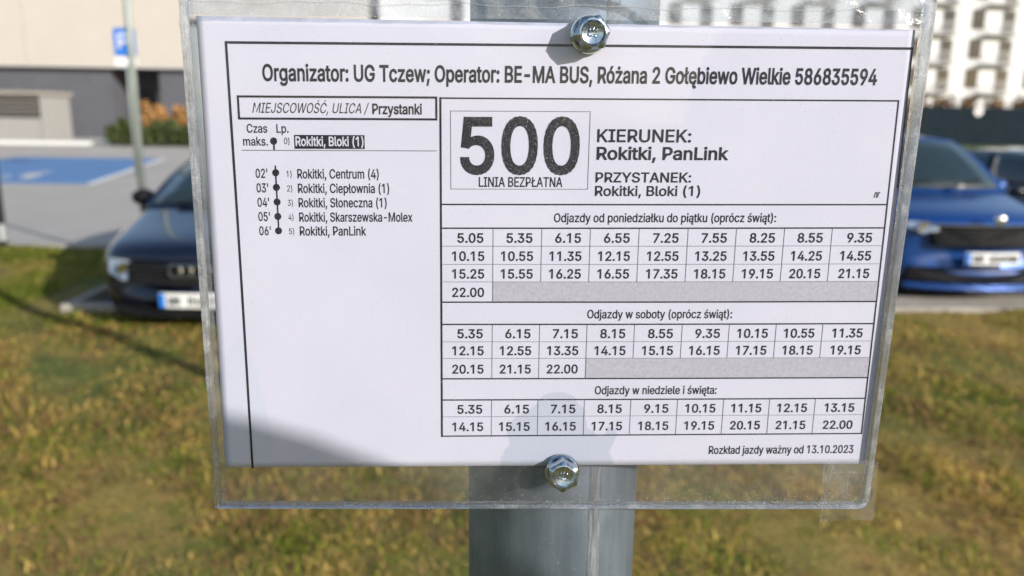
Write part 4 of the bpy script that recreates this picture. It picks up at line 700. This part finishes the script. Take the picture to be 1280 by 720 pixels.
# ------------------------------------------------------------------ cars (front towards -y, origin under the middle of the front bumper)
def car(name, label, loc, rz, P, group):
    root = empty(name, loc, rz); L, Wd, H = P['L'], P['W']/2, P['H']; hz, cz, cy = P['hood'], P['cowl'], P['cowl_y']
    pm, bow = M[P['paint']], 0.24
    def B(x, y): return y + bow*(x/Wd)**2*max(0, 1-y/1.2) - (0.16*(x/Wd)**2*max(0, (y-(L-0.9))/0.9))
    st = [ # y, half width, bottom, top
        (0.00, 0.80*Wd, 0.30, hz-0.16), (0.05, 0.88*Wd, 0.22, hz-0.06), (0.18, 0.94*Wd, 0.19, hz), (0.55, 0.985*Wd, 0.18, hz+(cz-hz)*0.35), (0.95, Wd, 0.18, hz+(cz-hz)*0.75), (cy, Wd, 0.18, cz),
        (cy+0.8, Wd, 0.18, cz+0.03), (L*0.62, Wd, 0.18, cz+0.05), (L*0.82, 0.99*Wd, 0.18, cz+0.06), (L-0.30, 0.95*Wd, 0.22, cz+0.05), (L-0.06, 0.90*Wd, 0.28, cz), (L, 0.82*Wd, 0.36, cz-0.10)]
    half = lambda w, b, t: [(0, b), (0.55*w, b), (0.90*w, b+0.02), (0.985*w, b+0.14), (w, b+(t-b)*0.50), (0.985*w, b+(t-b)*0.80), (0.93*w, t-0.03), (0.80*w, t), (0.45*w, t+0.018), (0, t+0.026)]
    vs = []; nr = 18
    for y, w, b_, t in st:
        h = half(w, b_, t); ringp = h + [(-x, z) for x, z in h[-2:0:-1]]
        vs += [(x, B(x, y), z) for x, z in ringp]
    n = len(st); fs = [(i*nr+k_, (i+1)*nr+k_, (i+1)*nr+(k_+1) % nr, i*nr+(k_+1) % nr) for i in range(n-1) for k_ in range(nr)]
    fs += [tuple(range(nr)), tuple((n-1)*nr+k_ for k_ in range(nr-1, -1, -1))]
    m = MB(); m.add(vs, fs); o = m.build('body', pm, root, smooth=True); sb = o.modifiers.new('round', 'SUBSURF'); sb.levels = 2; sb.render_levels = 2
    # cabin: roof, pillars and panes
    ry0, ry1 = P['roof_y'], P['roof_end']; wb, wr = 0.90*Wd, 0.66*Wd; zb = cz-0.02
    def cab(u, side, f):     # u 0..1 along the cabin; f 0..1 from the belt up to the roof
        yb = cy-0.05+(P['tail_y']-cy+0.05)*u; yr = ry0+(ry1-ry0)*u; w = wb+(wr-wb)*f
        bulge = 0.05*math.sin(PI*f); zt = H-0.045-0.04*abs(2*u-1)**2
        return Vector((side*(w+bulge*0.4), yb+(yr-yb)*f, zb+(zt-zb)*f+0.03*math.sin(PI*f)))
    m = MB(); nu, nf = 10, 6
    for sgn in (-1, 1):
        m.add([cab(i/nu, sgn, j/nf) for j in range(nf+1) for i in range(nu+1)], [(j*(nu+1)+i, j*(nu+1)+i+1, (j+1)*(nu+1)+i+1, (j+1)*(nu+1)+i)[::sgn] for j in range(nf) for i in range(nu)])
    nw = 8
    def cross(u, s, f):      # s -1..1 across
        e = cab(u, 1, f); crown = (1-s*s)*0.045*f; fb = (1-s*s)*(0.13 if u == 0 else (-0.08 if u == 1 else 0))
        return Vector((e.x*s, e.y-fb*(1-0.35*f), e.z+crown))
    for u in (0, 1):
        m.add([cross(u, -1+2*i/nw, j/nf) for j in range(nf+1) for i in range(nw+1)], [(j*(nw+1)+i, j*(nw+1)+i+1, (j+1)*(nw+1)+i+1, (j+1)*(nw+1)+i)[::(1 if u == 0 else -1)] for j in range(nf) for i in range(nw)])
    def roofp(i, s):
        u = i/nu; e = cab(u, 1, 1.0); return Vector((e.x*s, e.y-(1-s*s)*(0.13*0.65*(1-u)-0.05*u)*(1 if u in (0, 1) else abs(2*u-1)), e.z+(1-s*s)*0.045))
    m.add([roofp(i, -1+2*k_/nw) for i in range(nu+1) for k_ in range(nw+1)], [(i*(nw+1)+k_, i*(nw+1)+k_+1, (i+1)*(nw+1)+k_+1, (i+1)*(nw+1)+k_) for i in range(nu) for k_ in range(nw)])
    auto_smooth(m.build('roof', pm, root), 50)
    def pane(name, fn, a0, a1, b0, b1, outv, na=8, nb=5):
        q = MB(); pts = [fn(a0+(a1-a0)*i/na, b0+(b1-b0)*j/nb)+Vector(outv) for j in range(nb+1) for i in range(na+1)]
        q.add(pts, [(j*(na+1)+i, j*(na+1)+i+1, (j+1)*(na+1)+i+1, (j+1)*(na+1)+i) for j in range(nb) for i in range(na)])
        g_ = q.build(name, M['car_glass'], root, smooth=True); sd_ = g_.modifiers.new('thick', 'SOLIDIFY'); sd_.thickness = 0.006; return g_
    ws = pane('windscreen', lambda a, b: cross(0, a, b), -0.90, 0.90, 0.06, 0.93, (0, -0.012, 0.006))
    q = MB()
    for a in (-0.62, 0.1): q.tube([cross(0, a, 0.05)+Vector((0, -0.03, 0.015)), cross(0, a+0.55, 0.16)+Vector((0, -0.025, 0.02))], 0.012, 6)
    q.build('wiper', M['trim_black'], ws)
    pane('rear_window', lambda a, b: cross(1, a, b), -0.85, 0.85, 0.2, 0.9, (0, 0.012, 0.006))
    for sgn in (-1, 1):
        for a0, a1 in ((0.08, 0.44), (0.48, 0.80)): pane('side_window', lambda a, b: cab(a, sgn, b), a0, a1, 0.10, 0.90, (sgn*0.012, 0, 0))
    # front details follow the bow of the bumper
    def plate(name, poly, mat, par=root, y=-0.02, d=0.05, lean=0.0):
        q = MB(); pts = []
        n_ = len(poly); f = lambda x, z, dy: (x, B(x, dy)+lean*(z-poly[0][1]), z)
        q.add([f(x, z, 0)[:1]+(B(x, 0)+y+lean*(z-0.45), z) for x, z in poly]+[(x, B(x, 0)+y+d+lean*(z-0.45), z) for x, z in poly],
              [tuple(range(n_)), tuple(range(2*n_-1, n_-1, -1))]+[(i, i+n_, (i+1) % n_+n_, (i+1) % n_) for i in range(n_)])
        return q.build(name, mat, par, bevel=0.006)
    def band(x0, x1, z0, z1, n_=8):
        xs = [x0+(x1-x0)*i/n_ for i in range(n_+1)]; return [(x, z0) for x in xs]+[(x, z1) for x in xs[::-1]]
    g0, g1, gz0, gz1 = P['grille']
    gr = plate('grille', band(-g0, g0, gz0, gz1)[:9]+band(-g1, g1, gz0, gz1)[9:], M['trim_black'], y=P['gy'], d=0.08, lean=0.12)
    q = MB()
    for i in range(4):
        z = gz0+(gz1-gz0)*(i+0.6)/4.4; xs = [-g0*0.95+g0*1.9*j/8 for j in range(9)]; q.tube([(x, B(x, 0)+P['gy']-0.008+0.12*(z-0.45), z) for x in xs], 0.006, 6)
    q.build('grille_bar', plain('grille_bar_grey', (0.03, 0.031, 0.034), 0.4, 0.3), gr)
    if P.get('rings'):
        q = MB()
        for i in range(4):
            c = Vector(((-1.5+i)*0.078, P['gy']-0.03, (gz0+gz1)/2+0.04)); q.tube([c+Vector((0.048*math.cos(t), 0, 0.048*math.sin(t))) for t in [2*PI*j/20 for j in range(21)]], 0.008, 6, False)
        q.build('ring_emblem', M['chrome'], gr)
    else:
        q = MB(); q.lathe([(0.001, -0.012), (0.030, -0.012), (0.046, -0.006), (0.050, 0.006), (0.05, 0.03)], (0, P['gy']-0.055, gz1+0.075), 'y', 24); eb = q.build('round_emblem', M['chrome'], root, smooth=True)
        q = MB(); q.tube([(-g1-0.01, B(g1, 0)+P['gy']-0.01, gz1+0.01), (0, P['gy']-0.03+0.03, gz1+0.012), (g1+0.01, B(g1, 0)+P['gy']-0.01, gz1+0.01)], 0.012, 6); q.build('chrome_strip', M['chrome'], gr)
    lx0, lx1, lz0, lz1 = P['light']
    for sgn in (-1, 1):
        poly = [(sgn*lx0, lz0+0.02), (sgn*(lx0+(lx1-lx0)*0.5), lz0), (sgn*lx1, lz0+0.05), (sgn*(lx1+0.005), lz1), (sgn*(lx0+(lx1-lx0)*0.5), lz1), (sgn*lx0, lz1-0.03)]
        hl = plate('headlight', poly, M['lens'], y=P['ly'], d=0.12, lean=0.35)
        q = MB(); xc = sgn*(lx0+(lx1-lx0)*0.45); q.lathe([(0.001, 0), (0.05, 0.0), (0.06, -0.012)], (xc, B(xc, 0)+P['ly']-0.004+0.35*((lz0+lz1)/2-0.45), (lz0+lz1)/2), 'y', 20); q.build('reflector', M['chrome'], hl)
    zb_ = P['plate_z']
    pl = plate('number_plate', band(-0.26, 0.26, zb_, zb_+0.114), M['white_paint'], y=P['py'], d=0.02)
    q = MB(); q.box((-0.258, B(0.25, 0)+P['py']-0.008, zb_+0.004), (-0.215, B(0.25, 0)+P['py']+0.004, zb_+0.110)); q.build('blue_band', M['sign_blue'], pl)
    q = MB(); rg_ = random.Random(int(zb_*1000))
    for x in (-0.17, -0.12, -0.02, 0.04, 0.10, 0.16, 0.21):
        for dx in (-0.018, 0.012):
            q.box((x+dx, B(x, 0)+P['py']-0.006, zb_+0.024), (x+dx+0.011, B(x, 0)+P['py']+0.004, zb_+0.09))
        zz = zb_+0.03+0.045*rg_.random(); q.box((x-0.007, B(x, 0)+P['py']-0.005, zz), (x+0.012, B(x, 0)+P['py']+0.004, zz+0.012))
    q.build('plate_mark', M['post_dark'], pl)
    a0, a1, az0, az1 = P['intake']
    plate('lower_intake', band(-a0, a0, az0, az1)[:9]+band(-a1, a1, az0, az1)[9:], M['trim_black'], y=P['iy'], d=0.1)
    if P.get('lip'):
        plate('bumper_lip', band(-0.80*Wd, 0.80*Wd, P['lip'], P['lip']+0.055), pm, y=P['iy']-0.025, d=0.1)
    for sgn in (-1, 1):
        xm, ym, zm = sgn*(Wd+0.10), cy+0.42, cz+0.02
        q = MB(); q.lathe([(0.001, -0.085), (0.05, -0.08), (0.082, -0.04), (0.09, 0.02), (0.08, 0.06), (0.001, 0.07)], (0, 0, 0), 'y', 16)
        mo = q.build('wing_mirror', M['trim_black'] if P.get('rings') else pm, root, smooth=True); mo.location = (xm, ym, zm); mo.scale = (1.15, 1.0, 0.85)
        q = MB(); q.tube([(sgn*(-0.15), 0.03, -0.06), (sgn*(-0.04), 0, -0.03)], 0.025, 8); q.build('mirror_arm', M['trim_black'], mo)
        # doors' shut lines and handle
        q = MB()
        q.tube([(sgn*(Wd+0.012), cy+1.55, cz-0.16), (sgn*(Wd+0.03), cy+1.62, cz-0.155), (sgn*(Wd+0.012), cy+1.72, cz-0.16)], 0.012, 6); q.build('door_handle', pm, root)
    for sgn in (-1, 1):
        for wy in (P['axle'], P['axle']+P['base']):
            wx = sgn*(Wd-0.10); r = P['wheel']
            q = MB(); q.lathe([(r*0.64, -0.112), (r*0.9, -0.112), (r*0.985, -0.085), (r, -0.03), (r, 0.03), (r*0.985, 0.085), (r*0.9, 0.112), (r*0.64, 0.112)], (0, 0, 0), 'x', 36)
            wh = empty('wheel', (wx, wy, r)); wh.parent = root
            q.build('tyre', M['rubber'], wh, smooth=True)
            q = MB(); q.lathe([(r*0.66, -0.10), (r*0.66, 0.10), (r*0.60, 0.105), (r*0.56, 0.06)], (0, 0, 0), 'x', 36); q.lathe([(r*0.15, 0.075), (0.001, 0.08)], (0, 0, 0), 'x', 20)
            for i in range(5):
                t = 2*PI*i/5; c_, s_ = math.cos(t), math.sin(t); q.tube([(0.075*sgn, c_*r*0.10, s_*r*0.10), (0.075*sgn, c_*r*0.62, s_*r*0.62)], [0.035, 0.028], 8)
            q.build('rim', M['alloy'], wh)
            q = MB(); q.lathe([(r*1.02, -0.09), (r*1.13, -0.09), (r*1.13, 0.108), (r*1.02, 0.108)], (wx-0.0, wy, r+0.02), 'x', 36); q.build('wheel_arch', M['trim_black'], root)
    return tag(root, label, 'car', group)
HATCH = dict(L=4.2, W=1.76, H=1.40, hood=0.72, cowl=0.91, cowl_y=1.18, roof_y=1.98, roof_end=3.45, tail_y=4.0, paint='paint_navy', grille=(0.52, 0.52, 0.42, 0.585), gy=-0.03, rings=True,
             light=(0.44, 0.70, 0.44, 0.60), ly=-0.02, plate_z=0.255, py=-0.055, intake=(0.62, 0.68, 0.17, 0.245), iy=-0.015, axle=0.85, base=2.55, wheel=0.31)
SUV = dict(L=4.3, W=1.82, H=1.60, hood=0.86, cowl=1.02, cowl_y=1.15, roof_y=1.85, roof_end=3.7, tail_y=4.15, paint='paint_blue', grille=(0.50, 0.55, 0.58, 0.77), gy=-0.03,
           light=(0.50, 0.76, 0.70, 0.80), ly=-0.125, plate_z=0.42, py=-0.055, intake=(0.72, 0.70, 0.245, 0.37), iy=-0.015, lip=0.17, axle=0.85, base=2.62, wheel=0.33)
CARK = dict(HATCH); CARK.update(paint='paint_dark', rings=False, H=1.42, hood=0.70, cowl=0.92, grille=(0.48, 0.50, 0.46, 0.60), light=(0.54, 0.82, 0.50, 0.64), plate_z=0.33, intake=(0.6, 0.68, 0.2, 0.31))
GRP = 'cars parked nose to the kerb'
car('parked_car', 'dark navy hatchback with four ring emblem parked at the left', (-2.17, 5.70, 0.0), 0.0, HATCH, GRP)
car('parked_car', 'bright blue SUV with white number plate parked at the right', (4.78, 6.85, 0.0), 0.0, SUV, GRP)
car('parked_car', 'charcoal car in the bay behind the bright blue SUV', (7.35, 7.3, 0.0), 0.0, CARK, GRP)

# ------------------------------------------------------------------ street furniture
lp = empty('street_lamp', (-3.76, 8.78, 0.0))
m = MB(); m.tube([(0, 0, 0), (0, 0, 5.0)], [0.040, 0.032], 20); m.build('post', M['galv'], lp, smooth=True)
m = MB(); m.lathe([(0.075, 0.0), (0.075, 0.35), (0.045, 0.40)], (0, 0, 0), 'z', 20); m.build('base_sleeve', M['galv'], lp, smooth=True)
m = MB(); m.tube([(0, 0, 5.0), (0.05, 0, 5.15), (0.5, 0, 5.25)], 0.03, 10); m.lathe([(0.001, 0.10), (0.12, 0.07), (0.16, 0.0), (0.14, -0.04), (0.001, -0.045)], (0.62, 0, 5.24), 'z', 20); m.build('lamp_head', M['sign_back'], lp, smooth=True)
tag(lp, 'slim grey green lamp post standing beside the navy car', 'lamp post')
bp = empty('marker_post', (-5.82, 9.60, 0.05))
m = MB(); m.tube([(0, 0, 0), (0, 0, 1.15), (0, 0, 1.18)], [0.05, 0.05, 0.03], 16); m.build('post', M['post_dark'], bp, smooth=True)
m = MB(); m.lathe([(0.054, 0.10), (0.054, 0.30)], (0, 0, 0), 'z', 16); m.build('white_band', M['sign_back'], bp, smooth=True)
tag(bp, 'short dark marker post with pale foot at the far left of the grass', 'post')
# parking sign at the blue bay
ps = empty('parking_sign', (-9.30, 22.0, 0.0))
m = MB(); m.tube([(0, 0.04, 0), (0, 0.04, 3.9)], 0.03, 14); m.build('post', M['galv'], ps, smooth=True)
m = MB(); m.prism(rounded([(-0.28, 3.16), (0.28, 3.16), (0.28, 3.86), (-0.28, 3.86)], 0.05), -0.012, 0.004); pn = m.build('sign_panel', M['sign_blue'], ps)
vs, fs = text_mesh('P', 0.006); m = MB(); m.add([(-0.21+v[0]*0.75, -0.016-0.0003*v[2], 3.34+v[1]*0.75) for v in vs], fs); m.build('letter', M['white_paint'], pn)
m = MB(); m.prism(rounded([(-0.28, 2.90), (0.28, 2.90), (0.28, 3.12), (-0.28, 3.12)], 0.03), -0.012, 0.004); m.build('sub_plate', M['white_paint'], ps)
tag(ps, 'blue parking sign with white plate below, behind the slim lamp post', 'sign')
# small round sign far off at the right
rs = empty('round_sign', (25.3, 40.0, 0.05))
m = MB(); m.tube([(0, 0.03, 0), (0, 0.03, 2.45)], 0.022, 12); m.build('post', M['post_dark'], rs, smooth=True)
m = MB(); m.lathe([(0.001, -0.004), (0.22, -0.004), (0.22, 0.004), (0.001, 0.004)], (0, 0, 2.30), 'y', 28); m.build('sign_disc', plain('sign_white', (0.9, 0.88, 0.88), 0.3, var=0.02), rs)
m = MB(); m.lathe([(0.06, -0.008), (0.10, -0.008), (0.10, -0.0045)], (0, 0, 2.30), 'y', 28); m.build('red_ring', M['sign_red'], rs)
tag(rs, 'small round white road sign in front of the dark fence', 'sign')
# post added out of sight, leaned and thickened to cast the left grass shadow
sp = empty('shadow_post', (-1.50, 4.48, 0.05))
m = MB(); m.tube([(0, 0, 0), (0.0, -0.42, 2.1)], 0.062, 18); m.build('post', M['galv'], sp, smooth=True)
m = MB(); m.lathe([(0.064, 2.09), (0.064, 2.115), (0.001, 2.13)], (0, -0.42, 0), 'z', 14); m.build('cap', M['post_dark'], sp, smooth=True)
tag(sp, 'unseen leaning post added to cast the long shadow across the verge', 'post')
# sign added out of view so its disc shades the sheet's lower left corner
ns = empty('corner_shade_disc', (0.578, -0.78, 0.05))
m = MB(); m.tube([(-0.03, 0.042, 0), (-0.03, 0.042, 1.80)], 0.03, 16); m.build('post', M['galv'], ns, smooth=True)
m = MB(); m.lathe([(0.001, -0.006), (0.328, -0.006), (0.33, -0.003), (0.33, 0.008), (0.318, 0.010), (0.316, 0.004), (0.001, 0.004)], (0, 0, 1.601), 'y', 72); dp = m.build('sign_disc', M['sign_back'], ns)
m = MB(); m.lathe([(0.001, -0.0095), (0.27, -0.0095), (0.27, -0.0065)], (0, 0, 1.601), 'y', 48); m.build('blue_field', M['sign_blue'], dp)
m = MB(); m.lathe([(0.27, -0.0095), (0.322, -0.0095), (0.322, -0.0065)], (0, 0, 1.601), 'y', 48); m.build('red_ring', M['sign_red'], dp)
m = MB(); m.prism([(-0.19, 1.601+0.15), (-0.15, 1.601+0.19), (0.19, 1.601-0.15), (0.15, 1.601-0.19)], -0.0125, -0.0098); m.build('red_bar', M['sign_red'], dp)
tag(ns, 'unseen round sign on a post, added behind the viewer to shade the sheet corner', 'sign')
